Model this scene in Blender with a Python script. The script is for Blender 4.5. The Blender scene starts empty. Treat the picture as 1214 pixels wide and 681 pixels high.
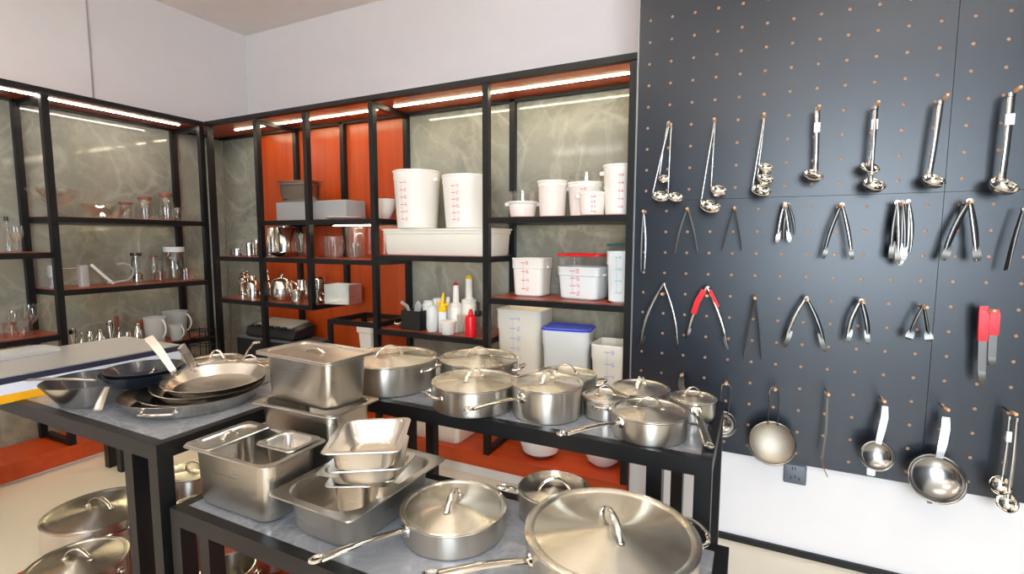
import bpy, math, random
from math import sin, cos, pi, sqrt, radians
from mathutils import Vector, Matrix
random.seed(7)
SC = bpy.context.scene
COL = SC.collection

# ------------------------------------------------------------------ camera model
F, YAW, PITCH, ROLL, H = 590.56, -.4533, -.0942, .0025, 1.5
FW = Vector((sin(YAW)*cos(PITCH), cos(YAW)*cos(PITCH), sin(PITCH)))
R0 = Vector((cos(YAW), -sin(YAW), 0)); U0 = R0.cross(FW)
RT = R0*cos(ROLL) + U0*sin(ROLL); UP = -R0*sin(ROLL) + U0*cos(ROLL)
EYE = Vector((0, 0, H))
def ray(x, y): return FW*F + RT*(x-607) - UP*(y-340.5)
def atZ(x, y, z): d = ray(x, y); return EYE + d*((z-H)/d.z)
def atY(x, y, Y): d = ray(x, y); return EYE + d*(Y/d.y)
def atX(x, y, X): d = ray(x, y); return EYE + d*(X/d.x)
def hdir(x, y):
    d = ray(x, y); h = Vector((d.x, d.y)); return h.normalized(), d.z/h.length
def fit_bottom(xl, xr, yr, yb, z):
    """centre, radius and height of an upright round pot standing at z, from its outline"""
    P = atZ((xl+xr)/2, yb, z); a, _ = hdir(xl, yr); b, _ = hdir(xr, yr)
    ha = .5*math.acos(min(1, a.dot(b))); dn = (a+b).normalized()
    dist = Vector((P.x, P.y)).dot(dn)/(1-sin(ha)); _, s = hdir((xl+xr)/2, yr)
    return dn.x*dist, dn.y*dist, dist*sin(ha), H+s*dist-z
def fit_rim(xl, xr, yr, zr):
    a, _ = hdir(xl, yr); b, _ = hdir(xr, yr)
    ha = .5*math.acos(min(1, a.dot(b))); dn = (a+b).normalized(); _, s = hdir((xl+xr)/2, yr)
    dist = (zr-H)/s
    return dn.x*dist, dn.y*dist, dist*sin(ha)

# ------------------------------------------------------------------ materials
def lin(h):
    h = h.lstrip('#'); v = [int(h[i:i+2], 16)/255 for i in (0, 2, 4)]
    return tuple(c/12.92 if c <= .04045 else ((c+.055)/1.055)**2.4 for c in v) + (1,)
def newmat(name):
    m = bpy.data.materials.new(name); m.use_nodes = True
    nt = m.node_tree; b = nt.nodes['Principled BSDF']
    return m, nt, b
def mat(name, col, rough=.5, metal=0, spec=.5, bump=0, bscale=200, var=0, vscale=8, coat=0, sss=0):
    m, nt, b = newmat(name); N, L = nt.nodes, nt.links
    c = lin(col)
    b.inputs['Base Color'].default_value = c; b.inputs['Roughness'].default_value = rough
    b.inputs['Metallic'].default_value = metal; b.inputs['Specular IOR Level'].default_value = spec
    b.inputs['Coat Weight'].default_value = coat
    if sss:
        b.inputs['Subsurface Weight'].default_value = sss; b.inputs['Subsurface Radius'].default_value = (.01, .01, .01)
    tc = N.new('ShaderNodeTexCoord')
    nz = N.new('ShaderNodeTexNoise'); nz.inputs['Scale'].default_value = vscale; nz.inputs['Detail'].default_value = 4
    L.new(tc.outputs['Object'], nz.inputs['Vector'])
    v = var if var else .03
    mr = N.new('ShaderNodeMapRange'); mr.inputs['To Min'].default_value = 1-v; mr.inputs['To Max'].default_value = 1+v
    L.new(nz.outputs['Fac'], mr.inputs['Value'])
    mx = N.new('ShaderNodeVectorMath'); mx.operation = 'SCALE'; mx.inputs[0].default_value = c[:3]
    L.new(mr.outputs['Result'], mx.inputs['Scale']); L.new(mx.outputs['Vector'], b.inputs['Base Color'])
    if bump:
        n2 = N.new('ShaderNodeTexNoise'); n2.inputs['Scale'].default_value = bscale
        L.new(tc.outputs['Object'], n2.inputs['Vector'])
        bp = N.new('ShaderNodeBump'); bp.inputs['Strength'].default_value = bump; bp.inputs['Distance'].default_value = .002
        L.new(n2.outputs['Fac'], bp.inputs['Height']); L.new(bp.outputs['Normal'], b.inputs['Normal'])
    return m
def steel(name, col='#d8d2c8', rough=.22, aniso=0, radial=False, brush=0, stretch=(1, 1, 60)):
    m, nt, b = newmat(name); N, L = nt.nodes, nt.links
    b.inputs['Base Color'].default_value = lin(col); b.inputs['Metallic'].default_value = 1
    b.inputs['Roughness'].default_value = rough
    if aniso:
        b.inputs['Anisotropic'].default_value = aniso; b.inputs['Anisotropic Rotation'].default_value = .25
        t = N.new('ShaderNodeTangent'); t.direction_type = 'RADIAL'; t.axis = 'Z'
        L.new(t.outputs['Tangent'], b.inputs['Tangent'])
    if brush:
        tc = N.new('ShaderNodeTexCoord'); mp = N.new('ShaderNodeMapping'); mp.inputs['Scale'].default_value = stretch
        nz = N.new('ShaderNodeTexNoise'); nz.inputs['Scale'].default_value = 6; nz.inputs['Detail'].default_value = 3
        L.new(tc.outputs['Object'], mp.inputs['Vector']); L.new(mp.outputs['Vector'], nz.inputs['Vector'])
        mr = N.new('ShaderNodeMapRange'); mr.inputs['To Min'].default_value = max(.03, rough-brush); mr.inputs['To Max'].default_value = rough+brush
        L.new(nz.outputs['Fac'], mr.inputs['Value']); L.new(mr.outputs['Result'], b.inputs['Roughness'])
    return m
def clear(name, tint='#ffffff', body=.07, edge=.75, rough=.04, milk=0):
    """thin clear glass or plastic: transmits, with reflections growing towards grazing angles"""
    m = bpy.data.materials.new(name); m.use_nodes = True
    nt = m.node_tree; N, L = nt.nodes, nt.links; N.clear()
    out = N.new('ShaderNodeOutputMaterial'); tr = N.new('ShaderNodeBsdfTransparent'); gl = N.new('ShaderNodeBsdfGlossy')
    tr.inputs['Color'].default_value = lin(tint); gl.inputs['Color'].default_value = (.95, .95, .95, 1); gl.inputs['Roughness'].default_value = rough
    lw = N.new('ShaderNodeLayerWeight'); lw.inputs['Blend'].default_value = .35
    mr = N.new('ShaderNodeMapRange'); mr.inputs['To Min'].default_value = body; mr.inputs['To Max'].default_value = edge
    mx = N.new('ShaderNodeMixShader')
    L.new(lw.outputs['Facing'], mr.inputs['Value']); L.new(mr.outputs['Result'], mx.inputs['Fac'])
    L.new(tr.outputs[0], mx.inputs[1]); L.new(gl.outputs[0], mx.inputs[2]); L.new(mx.outputs[0], out.inputs['Surface'])
    if milk:
        df = N.new('ShaderNodeBsdfDiffuse'); df.inputs['Color'].default_value = (.86, .88, .88, 1)
        tl = N.new('ShaderNodeBsdfTranslucent'); tl.inputs['Color'].default_value = (.86, .88, .88, 1)
        ad = N.new('ShaderNodeMixShader'); L.new(df.outputs[0], ad.inputs[1]); L.new(tl.outputs[0], ad.inputs[2])
        m2 = N.new('ShaderNodeMixShader'); m2.inputs['Fac'].default_value = milk
        L.new(tr.outputs[0], m2.inputs[1]); L.new(ad.outputs[0], m2.inputs[2]); L.new(m2.outputs[0], mx.inputs[1])
    return m
def stone(name, base, vein, dark, rough=.18, scale=1.0):
    m, nt, b = newmat(name); N, L = nt.nodes, nt.links
    tc = N.new('ShaderNodeTexCoord')
    def noise(s, d, dist=0):
        n = N.new('ShaderNodeTexNoise'); n.inputs['Scale'].default_value = s*scale; n.inputs['Detail'].default_value = d
        n.inputs['Distortion'].default_value = dist; L.new(tc.outputs['Object'], n.inputs['Vector']); return n
    cl = noise(2.2, 6, .4)
    r1 = N.new('ShaderNodeValToRGB'); r1.color_ramp.elements[0].position = .3; r1.color_ramp.elements[0].color = lin(dark)
    r1.color_ramp.elements[1].position = .7; r1.color_ramp.elements[1].color = lin(base)
    L.new(cl.outputs['Fac'], r1.inputs['Fac'])
    prev = r1.outputs['Color']
    for s, wdt, amt in ((1.1, .035, .5), (2.3, .04, .32), (4.5, .03, .2)):
        n = noise(s, 5, 1.6)
        su = N.new('ShaderNodeMath'); su.operation = 'SUBTRACT'; su.inputs[1].default_value = .5; L.new(n.outputs['Fac'], su.inputs[0])
        ab = N.new('ShaderNodeMath'); ab.operation = 'ABSOLUTE'; L.new(su.outputs[0], ab.inputs[0])
        mr = N.new('ShaderNodeMapRange'); mr.inputs['From Max'].default_value = wdt; mr.inputs['To Min'].default_value = amt; mr.inputs['To Max'].default_value = 0
        L.new(ab.outputs[0], mr.inputs['Value'])
        mk = noise(1.7, 2); mu = N.new('ShaderNodeMath'); mu.operation = 'MULTIPLY'
        L.new(mr.outputs['Result'], mu.inputs[0]); L.new(mk.outputs['Fac'], mu.inputs[1])
        mx = N.new('ShaderNodeMix'); mx.data_type = 'RGBA'; mx.inputs['B'].default_value = lin(vein)
        L.new(mu.outputs[0], mx.inputs['Factor']); L.new(prev, mx.inputs['A']); prev = mx.outputs['Result']
    L.new(prev, b.inputs['Base Color']); b.inputs['Roughness'].default_value = rough
    return m
def wood(name, c1, c2, rough=.3, axis='Z'):
    m, nt, b = newmat(name); N, L = nt.nodes, nt.links
    tc = N.new('ShaderNodeTexCoord'); mp = N.new('ShaderNodeMapping')
    mp.inputs['Scale'].default_value = {'Z': (9, 9, .5), 'X': (.5, 9, 9), 'Y': (9, .5, 9)}[axis]
    L.new(tc.outputs['Object'], mp.inputs['Vector'])
    n = N.new('ShaderNodeTexNoise'); n.inputs['Scale'].default_value = 2.2; n.inputs['Detail'].default_value = 6; n.inputs['Distortion'].default_value = .3
    L.new(mp.outputs['Vector'], n.inputs['Vector'])
    r = N.new('ShaderNodeValToRGB'); r.color_ramp.elements[0].position = .3; r.color_ramp.elements[0].color = lin(c1)
    r.color_ramp.elements[1].position = .72; r.color_ramp.elements[1].color = lin(c2)
    L.new(n.outputs['Fac'], r.inputs['Fac']); L.new(r.outputs['Color'], b.inputs['Base Color'])
    b.inputs['Roughness'].default_value = rough
    return m
def glow(name, col, s):
    m = bpy.data.materials.new(name); m.use_nodes = True
    nt = m.node_tree; nt.nodes.clear(); o = nt.nodes.new('ShaderNodeOutputMaterial'); e = nt.nodes.new('ShaderNodeEmission')
    e.inputs['Color'].default_value = lin(col); e.inputs['Strength'].default_value = s
    nt.links.new(e.outputs[0], o.inputs['Surface']); return m

MAT = dict(
    steel=steel('steel_brushed', '#d6d0c6', .24, brush=.06),
    polished=steel('steel_polished', '#e2dcd2', .1),
    potside=steel('steel_pot_side', '#d8d2c8', .3, aniso=.85),
    ware=steel('steel_ware', '#e6dfd4', .17),
    tool=steel('steel_tool', '#a9a6a2', .2), tooldark=steel('steel_tool_dark', '#6e6b68', .3),
    satin=steel('steel_satin', '#cfc9bf', .3, brush=.07, stretch=(1, 1, 40)),
    lid=steel('steel_spun', '#dcd6c8', .27, aniso=1.0),
    darksteel=steel('steel_dark', '#57534d', .3),
    mesh=mat('wire_mesh', '#a59a8a', .45, .75, var=.12, vscale=300),
    black=mat('black_powder_coat', '#121213', .4, spec=.35, bump=.08, bscale=600),
    board=mat('pegboard_black', '#111925', .33, spec=.62, bump=.05, bscale=900, var=.05, vscale=40),
    core=mat('board_core', '#b58d6e', .8),
    peg=mat('beech_peg', '#e2ad80', .55, var=.12, vscale=60),
    stone=stone('grey_stone_panel', '#969588', '#c2bfac', '#7a796f', .07),
    top=stone('grey_stone_top', '#8f9298', '#b4b5b8', '#74777d', .2, 2.5),
    wood=wood('red_brown_wood', '#a33a0c', '#bd4d18', .3, 'Z'),
    shelf=wood('red_brown_shelf', '#8f3a20', '#a24a2c', .32, 'X'),
    base=wood('red_base_wood', '#b03a0c', '#c24a18', .35, 'X'),
    wall=mat('white_wall_paint', '#e6e1df', .85, bump=.03, bscale=300),
    darkwall=mat('dark_wall_for_contrast', '#3a3a3e', .7),  # dark tone put on unseen walls for contrast in steel reflections
    ceil=mat('ceiling_paint', '#f1e9e1', .9),
    floor=mat('cream_floor_tile', '#ece2ce', .28, var=.04, vscale=2),
    white=mat('white_plastic', '#f2ece2', .38, sss=.15),
    ivory=mat('ivory_plastic', '#efe9da', .4, sss=.15),
    milk=mat('milky_plastic', '#e4e6e4', .35, sss=.2),
    ceramic=mat('white_ceramic', '#f0ece4', .15),
    red=mat('red_plastic', '#dd1220', .35), redmark=mat('red_print', '#e07582', .6), bluemark=mat('blue_print', '#9db1dc', .6),
    greenmark=mat('green_print', '#8fc4bb', .6),
    blue=mat('blue_plastic', '#1a3ad0', .35), green=mat('dark_green_plastic', '#16524b', .4),
    yellow=mat('yellow_plastic', '#f2c313', .35), crimson=mat('crimson_plastic', '#b81a34', .35),
    rubber=mat('black_plastic', '#1c1c1e', .45, bump=.05), nonstick=mat('nonstick_coating', '#1c222b', .28, coat=.3),
    grey=mat('grey_plastic', '#8f8f8c', .5), greybox=mat('grey_box', '#9a9a98', .55), label=mat('white_label', '#eef1f5', .5),
    glass=clear('clear_glass', '#fdfdfb', .05, .38), pink=clear('pink_tinted_glass', '#fdf4f0', .05, .34),
    poly=clear('clear_polycarbonate', '#fbfaf8', .035, .3, .04, .04), milkclear=clear('frosted_plastic', '#f4f6f6', .05, .3, .3, .5),
    lidwood=mat('wooden_jar_lid', '#8a4a34', .5, var=.1, vscale=40),
    led=glow('led_warm', '#fff0c8', 32), ledw=glow('led_white', '#fff3e2', 36), led2=glow('led_shelf', '#fff0c8', 11), led3=glow('led_low', '#ffecc0', 26), panel=glow('panel_diffuser', '#fff4ea', 17), panelup=glow('added_uplight_glow', '#fff2e6', 30),
    carton=mat('carton_grey', '#9c9a97', .3, var=.04), navy=mat('carton_navy', '#2c2a3c', .5), cwhite=mat('carton_white', '#dcdfe8', .6), cyellow=mat('carton_yellow', '#f2ad12', .5),
    outlet=mat('grey_outlet', '#5f646b', .45), trim=mat('alloy_trim', '#8d8f90', .4, .6),
)

# ------------------------------------------------------------------ mesh helpers
def rrect(w, d, r, n=5):
    r = max(.0005, min(r, w/2-.0005, d/2-.0005)); p = []
    for cx, cy, a in ((w/2-r, d/2-r, 0), (-w/2+r, d/2-r, pi/2), (-w/2+r, -d/2+r, pi), (w/2-r, -d/2+r, 1.5*pi)):
        for i in range(n+1):
            t = a + pi/2*i/n; p.append((cx+r*cos(t), cy+r*sin(t)))
    return p
class G:
    def __init__(s): s.v = []; s.f = []; s.m = []; s.cm = 0
    def add(s, vs, fs):
        o = len(s.v); s.v += [Vector(v) for v in vs]
        for f in fs: s.f.append([i+o for i in f]); s.m.append(s.cm)
        return s
    def box(s, x0, x1, y0, y1, z0, z1):
        if x0 > x1: x0, x1 = x1, x0
        if y0 > y1: y0, y1 = y1, y0
        if z0 > z1: z0, z1 = z1, z0
        v = [(x, y, z) for z in (z0, z1) for x, y in ((x0, y0), (x1, y0), (x1, y1), (x0, y1))]
        return s.add(v, [(3, 2, 1, 0), (4, 5, 6, 7), (0, 1, 5, 4), (1, 2, 6, 5), (2, 3, 7, 6), (3, 0, 4, 7)])
    def loft(s, loops, c0=True, c1=True):
        n = len(loops[0]); v = [p for l in loops for p in l]; f = []
        for k in range(len(loops)-1):
            for i in range(n):
                j = (i+1) % n; f.append((k*n+i, k*n+j, (k+1)*n+j, (k+1)*n+i))
        if c0: f.append(tuple(reversed(range(n))))
        if c1: f.append(tuple(range((len(loops)-1)*n, len(loops)*n)))
        return s.add(v, f)
    def rr(s, secs, c0=True, c1=True, off=(0, 0), n=5):
        """secs: (w, d, r, z)"""
        return s.loft([[(x+off[0], y+off[1], z) for x, y in rrect(w, d, r, n)] for w, d, r, z in secs], c0, c1)
    def rbox(s, w, d, z0, z1, r=.01, b=.004, off=(0, 0)):
        return s.rr([(w-2*b, d-2*b, r, z0), (w, d, r, z0+b), (w, d, r, z1-b), (w-2*b, d-2*b, r, z1)], off=off)
    def lathe(s, prof, n=40, c=(0, 0, 0), axis=None):
        v, f, rows = [], [], []
        for r, z in prof:
            if r < 1e-6: rows.append([len(v)]); v.append(Vector((0, 0, z)))
            else:
                rows.append(list(range(len(v), len(v)+n)))
                v += [Vector((r*cos(2*pi*i/n), r*sin(2*pi*i/n), z)) for i in range(n)]
        for a, b in zip(rows, rows[1:]):
            if len(a) == 1 and len(b) == 1: continue
            for i in range(n):
                j = (i+1) % n
                if len(a) == 1: f.append((a[0], b[j], b[i]))
                elif len(b) == 1: f.append((a[i], a[j], b[0]))
                else: f.append((a[i], a[j], b[j], b[i]))
        if axis is not None:
            q = Vector((0, 0, 1)).rotation_difference(Vector(axis)); v = [q @ p for p in v]
        c = Vector(c); return s.add([p+c for p in v], f)
    def sweep(s, pts, sec, up=None, closed=False, caps=True, scale=None):
        pts = [Vector(p) for p in pts]; n = len(pts); loops = []; nrm = Vector(up) if up else None
        for i, p in enumerate(pts):
            if closed: t = pts[(i+1) % n]-pts[i-1]
            else: t = pts[min(i+1, n-1)]-pts[max(i-1, 0)]
            t.normalize()
            if nrm is None: nrm = Vector((0, 0, 1)) if abs(t.z) < .9 else Vector((1, 0, 0))
            a = nrm - t*nrm.dot(t)
            if a.length < 1e-5: a = Vector((1, .3, 0)) - t*t.x
            a.normalize(); b = t.cross(a)
            if not up: nrm = a
            k = scale[i] if scale else 1
            k = k if isinstance(k, tuple) else (k, k)
            loops.append([p + a*(x*k[0]) + b*(y*k[1]) for x, y in sec])
        if closed: loops.append(loops[0]); caps = False
        return s.loft(loops, caps, caps)
    def tube(s, pts, r, n=8, **k): return s.sweep(pts, [(r*cos(2*pi*i/n), r*sin(2*pi*i/n)) for i in range(n)], **k)
    def strip(s, pts, w, t, up, **k):
        """flat bar: thickness t along up, width w across"""
        return s.sweep(pts, [(t/2, w/2), (-t/2, w/2), (-t/2, -w/2), (t/2, -w/2)], up=up, **k)
    def tf(s, M):
        s.v = [M @ v for v in s.v]; return s
    def ob(s, name, m, parent=None, loc=(0, 0, 0), rz=0, smooth=True, ang=38):
        me = bpy.data.meshes.new(name)
        me.from_pydata([tuple(v) for v in s.v], [], s.f)
        for x in (m if isinstance(m, (list, tuple)) else [m]): me.materials.append(MAT[x])
        if isinstance(m, (list, tuple)): me.polygons.foreach_set('material_index', s.m)
        me.validate(); me.update()
        if smooth:
            me.polygons.foreach_set('use_smooth', [True]*len(me.polygons)); me.set_sharp_from_angle(angle=radians(ang))
        o = bpy.data.objects.new(name, me); COL.objects.link(o)
        o.location = loc; o.rotation_euler = (0, 0, rz)
        if parent: o.parent = parent
        return o
def tag(o, label, cat, group=None):
    o['label'] = label; o['category'] = cat
    if group: o['group'] = group
    return o
def thing(name, label, cat, loc=(0, 0, 0), rz=0, group=None):
    o = bpy.data.objects.new(name, None); COL.objects.link(o); o.empty_display_size = .05
    o.location = loc; o.rotation_euler = (0, 0, rz)
    return tag(o, label, cat, group)
def struct(g, name, m, **k):
    o = g.ob(name, m, smooth=False, **k)
    if not k.get('parent'): o['kind'] = 'structure'
    return o
def arc(p0, p1, h, n=9, hv=(0, 0, 1)):
    p0, p1, hv = Vector(p0), Vector(p1), Vector(hv)
    return [p0.lerp(p1, i/n) + hv*(h*sin(pi*i/n)**.7) for i in range(n+1)]

# ------------------------------------------------------------------ room shell
XW, YW, ZC, YP = -4.42, 3.303, 3.41, 2.607        # left wall, back wall, ceiling, pegboard face
struct(G().box(-5.6, 3.4, -3.8, YW+.1, -.1, 0), 'floor', 'floor')
struct(G().box(-5.6, 3.4, -3.8, YW+.1, ZC, ZC+.1), 'ceiling', 'ceil')
struct(G().box(XW-.9, 3.4, YW, YW+.12, 0, ZC), 'wall_back', 'wall')
ya = atX(103, 60, XW).y
struct(G().box(XW-.1, XW, -3.8, YW, 0, ZC), 'wall_left', 'wall')
struct(G().box(XW, XW+.03, -3.8, ya, 2.45, ZC), 'trim_1', 'wall')
struct(G().box(-.565, 3.4, YP+.02, YW, 0, ZC), 'wall_right', 'wall')
struct(G().box(-.562, 3.3, YP+.004, YP+.02, 0, .03), 'baseboard_right', 'black')
# glazed wall behind the camera and a plain wall at the far right
wy = -3.7
g = G().box(-5.6, .2, wy-.1, wy, 0, ZC).box(2.7, 3.4, wy-.1, wy, 0, ZC).box(.2, 2.7, wy-.1, wy, 0, .5).box(.2, 2.7, wy-.1, wy, 3.2, ZC)
struct(g, 'wall_behind', 'darkwall')
struct(G().box(3.3, 3.4, -3.8, YW, 0, ZC), 'wall_far_right', 'darkwall')
w = struct(G().box(.2, .26, wy-.08, wy, .5, 3.2).box(2.64, 2.7, wy-.08, wy, .5, 3.2).box(1.42, 1.48, wy-.08, wy, .5, 3.2)
           .box(.2, 2.7, wy-.08, wy, .5, .56).box(.2, 2.7, wy-.08, wy, 3.14, 3.2), 'window_1', 'black')
struct(G().box(.26, 2.64, wy-.05, wy-.044, .56, 3.14), 'window_pane', 'glass', parent=w)

# ------------------------------------------------------------------ lights
def area(name, loc, target, sx, sy, e, col):
    l = bpy.data.lights.new(name, 'AREA'); l.shape = 'RECTANGLE'; l.size = sx; l.size_y = sy; l.energy = e; l.color = col
    o = bpy.data.objects.new(name, l); COL.objects.link(o); o.location = loc
    o.rotation_euler = (Vector(target)-Vector(loc)).to_track_quat('-Z', 'Y').to_euler(); return o
area('window_daylight', (1.45, wy+.02, 1.87), (1.45, 0, 1.87), 2.3, 2.5, 255, (.74, .87, 1))
for i, (x, y) in enumerate(((-3.2, .6), (-.2, -.2), (-1.4, 1.3), (-2.6, -2.2), (.9, 1.0), (-.2, -2.2))):  # lamps added out of view to light the room
    t = thing('added_ceiling_light', 'added unseen linear ceiling lamp %s' % ('near the left wall shelves', 'over the middle of the room', 'above the low display table', 'at the far left of the room', 'in front of the pegboard', 'near the glazed wall')[i], 'lamp', (x, y, ZC), 0, 'added ceiling lamps')
    G().rbox(1.24, .12, -.42, -.37, .02).ob('housing', 'white', t)
    G().rbox(1.18, .10, -.426, -.418, .01, .002).ob('diffuser', 'panel', t)
    G().rbox(1.18, .09, -.372, -.364, .01, .002).ob('added_uplight', 'panelup', t)  # extra upward glow, added to brighten the ceiling
    for sx in (-.5, .5): G().box(sx-.002, sx+.002, -.002, .002, -.37, 0).ob('cable', 'black', t)
wd = bpy.data.worlds.new('daylight'); SC.world = wd; wd.use_nodes = True
wd.node_tree.nodes['Background'].inputs['Color'].default_value = (.8, .9, 1, 1)
wd.node_tree.nodes['Background'].inputs['Strength'].default_value = 1.0

# ------------------------------------------------------------------ pegboard: four drilled panels
P0x, P0z, PI = -.513, 2.268, .1036
def panel(i0, i1, k0, k1, label):
    g = G(); a, b = PI/2, .0068; y0, y1 = YP, YP+.018; n = 16
    def edge(i):
        t = 2*pi*i/n; c, s_ = cos(t), sin(t); m = max(abs(c), abs(s_)); return c/m, s_/m
    X0, X1 = P0x+(i0-.5)*PI+.001, P0x+(i1-.5)*PI-.001
    Z0, Z1 = P0z+(k0-.5)*PI+.001, P0z+(k1-.5)*PI-.001
    for i in range(i0, i1):
        for k in range(k0, k1):
            cx, cz = P0x+i*PI, P0z+k*PI; o = []; h = []; h2 = []
            for q in range(n):
                ex, ez = edge(q); o.append((min(max(cx+a*ex, X0), X1), y0, min(max(cz+a*ez, Z0), Z1)))
                h.append((cx+b*cos(2*pi*q/n), y0, cz+b*sin(2*pi*q/n))); h2.append((h[-1][0], y0+.004, h[-1][2]))
            g.cm = 0; g.add(o+h, [(q, (q+1) % n, n+(q+1) % n, n+q) for q in range(n)])
            g.cm = 1; g.add(h+h2, [(q, (q+1) % n, n+(q+1) % n, n+q) for q in range(n)] + [tuple(range(n, 2*n))])
    g.cm = 0
    g.add([(X0, y0, Z0), (X1, y0, Z0), (X1, y0, Z1), (X0, y0, Z1), (X0, y1, Z0), (X1, y1, Z0), (X1, y1, Z1), (X0, y1, Z1)],
          [(0, 4, 5, 1), (1, 5, 6, 2), (2, 6, 7, 3), (3, 7, 4, 0), (4, 7, 6, 5)])
    tag(g.ob('pegboard_panel', ['board', 'core'], smooth=False), label, 'pegboard', 'pegboard panels')
panel(0, 12, -5, 7, 'large black drilled pegboard panel holding the ladles, next to the shelves')
panel(0, 12, -17, -5, 'large black drilled pegboard panel holding tongs and strainers, above the grey socket')
panel(12, 24, -5, 7, 'black drilled pegboard panel at the top right edge, behind the largest ladle')
panel(12, 24, -17, -5, 'black drilled pegboard panel at the lower right edge, behind the red handled pair')
tag(G().box(-.573, -.565, YP-.002, YP+.018, .454, 3.0).ob('edge_trim', 'trim', smooth=False), 'thin grey metal strip along the left edge of the pegboard', 'trim')

# ------------------------------------------------------------------ shelving units
PT = .038
def bars(t, name, m, *bx):
    for b in bx: G().box(*b).ob(name, m, t, smooth=False)
YR, XRr = 3.0, -4.40      # rear panel faces
su = thing('shelving_unit', 'black steel framed wall shelving with red wood and grey stone back, along the back wall', 'shelves')
def postF(x, z0, z1): bars(su, 'front_post', 'black', (x-PT/2, x+PT/2, YP, YP+PT, z0, z1))
def postR(x, z0, z1): bars(su, 'rear_post', 'black', (x-PT/2, x+PT/2, YR-PT, YR, z0, z1))
XA, XB, XC, XD, XE, XF = -3.99, -3.43, -2.913, -2.305, -1.447, -.592
for x, z0 in ((XA, .17), (XB, .17), (XC, 1.0), (XD, .17), (XE, .17), (XF, .17)): postF(x, z0, 2.40)
for x, z0 in ((XB, .17), (XC, 1.0), (XD, .17), (XE, .17)): postR(x, z0, 2.40)
bars(su, 'top_rail', 'black', (-4.03, -.573, YP, YP+PT, 2.408, 2.44), (-4.38, -.573, YR-PT, YR, 2.385, 2.405))
for x in (XB, XD): bars(su, 'cross_rail', 'black', (x-PT/2, x+PT/2, YP+PT, YR-PT, 2.37, 2.40))
bars(su, 'canopy', 'wood', (-4.36, -.58, YP+PT, YR, 2.405, 2.435))
G().box(-4.39, -3.93, YR, YR+.02, .17, 2.43).ob('stone_panel', 'stone', su, smooth=False)
G().box(XD+.01, -.575, YR, YR+.02, .17, 2.43).ob('stone_panel', 'stone', su, smooth=False)
G().box(-3.93, XD+.01, YR, YR+.02, .17, 2.43).ob('wood_panel', 'wood', su, smooth=False)
def shelf(x0, x1, z, board=True, name='shelf_board', left=True):
    t = .034
    if board and z < .7: G().box(x0+.06, x1-.06, 2.72, 2.732, z-.021, z-.0125).ob('shelf_led', 'led3', su, smooth=False)
    elif board and z not in (1.64, .892): G().box(x0+.06, x1-.06, 2.86, 2.868, z-.019, z-.0125).ob('shelf_led', 'led2', su, smooth=False)
    g = G().box(x0, x1, YP+.002, YP+PT-.002, z-t, z).box(x0, x1, YR-PT, YR-.002, z-t, z)
    g.box(x0, x0+PT, YP+PT-.002, YR-PT, z-t, z).box(x1-PT, x1, YP+PT-.002, YR-PT, z-t, z)
    g.ob('shelf_frame', 'black', su, smooth=False)
    if board: G().box(x0+.002, x1-.002, YP+PT-.004, YR-.004, z-.012, z+.003).ob(name, 'shelf', su, smooth=False)
shelf(XB, XD+.015, 1.64); shelf(-4.0, XD+.015, 1.36); shelf(-4.0, XC+.019, 1.015)
bars(su, 'shelf_led', 'led', (-2.84, -2.44, 2.78, 2.79, 1.60, 1.606))
shelf(XD, XE, 1.397); shelf(XD, XE, .892); shelf(XE, XF, 1.632); shelf(XE, XF, 1.152); shelf(XE, XF, .62); shelf(-4.0, XC, .50)
shelf(-2.75, XD, .93, False)
bars(su, 'frame_leg', 'black', (-2.75, -2.72, YP, YP+.03, .17, .90), (-2.75, -2.72, YR-.05, YR-.02, .17, .90))
for x in (XB, XD, XE): bars(su, 'foot_rail', 'black', (x-PT/2, x+PT/2, YP+PT, YR-PT, .171, .205))
G().box(-4.0, -.575, YP, YR+.02, .085, .17).ob('base_board', 'base', su, smooth=False)
G().box(-4.0, -.575, YP+.05, YR, 0, .085).ob('plinth', 'ivory', su, smooth=False)
zl = 2.402
def ledB(x0, y0, x1, y1):
    a, b = atZ(x0, y0, zl), atZ(x1, y1, zl); ym = (a.y+b.y)/2
    bars(su, 'led_strip', 'led', (a.x, b.x, ym-.010, ym+.010, 2.401, 2.406))
ledB(467, 126.7, 573, 112); ledB(577, 110.5, 752, 87.2); ledB(279, 154.5, 436, 132.2); ledB(439, 131.5, 453, 129)

lu = thing('shelving_unit', 'black steel framed wall shelving with grey stone back, along the left wall', 'shelves')
XL = -4.03; YA, YB = 1.603, 2.568
bars(lu, 'front_post', 'black', (XL, XL-PT, YA-PT/2, YA+PT/2, .13, 2.40), (XL, XL-PT, YB, YB+PT, .13, 2.40), (XL, XL-PT, .55, .59, .13, 2.40))
bars(lu, 'rear_post', 'black', (XRr, XRr+PT, YA-PT/2-.02, YA+PT/2-.02, .13, 2.40), (XRr, XRr+PT, YB-.02, YB+.02, .13, 2.40))
bars(lu, 'top_rail', 'black', (XL, XL-PT, .5, YB+PT, 2.408, 2.44), (XRr, XRr+PT, .5, YR, 2.39, 2.40))
bars(lu, 'cross_rail', 'black', (XL-PT, XRr+PT, YA-PT/2, YA+PT/2, 2.37, 2.40), (XL-PT, XRr+PT, YB, YB+PT, 2.37, 2.40))
bars(lu, 'canopy', 'shelf', (XRr, XL-PT, .5, YB+PT, 2.405, 2.435))
bars(lu, 'stone_panel', 'stone', (XRr-.018, XRr, .5, YR-.001, .13, 2.43))
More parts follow.
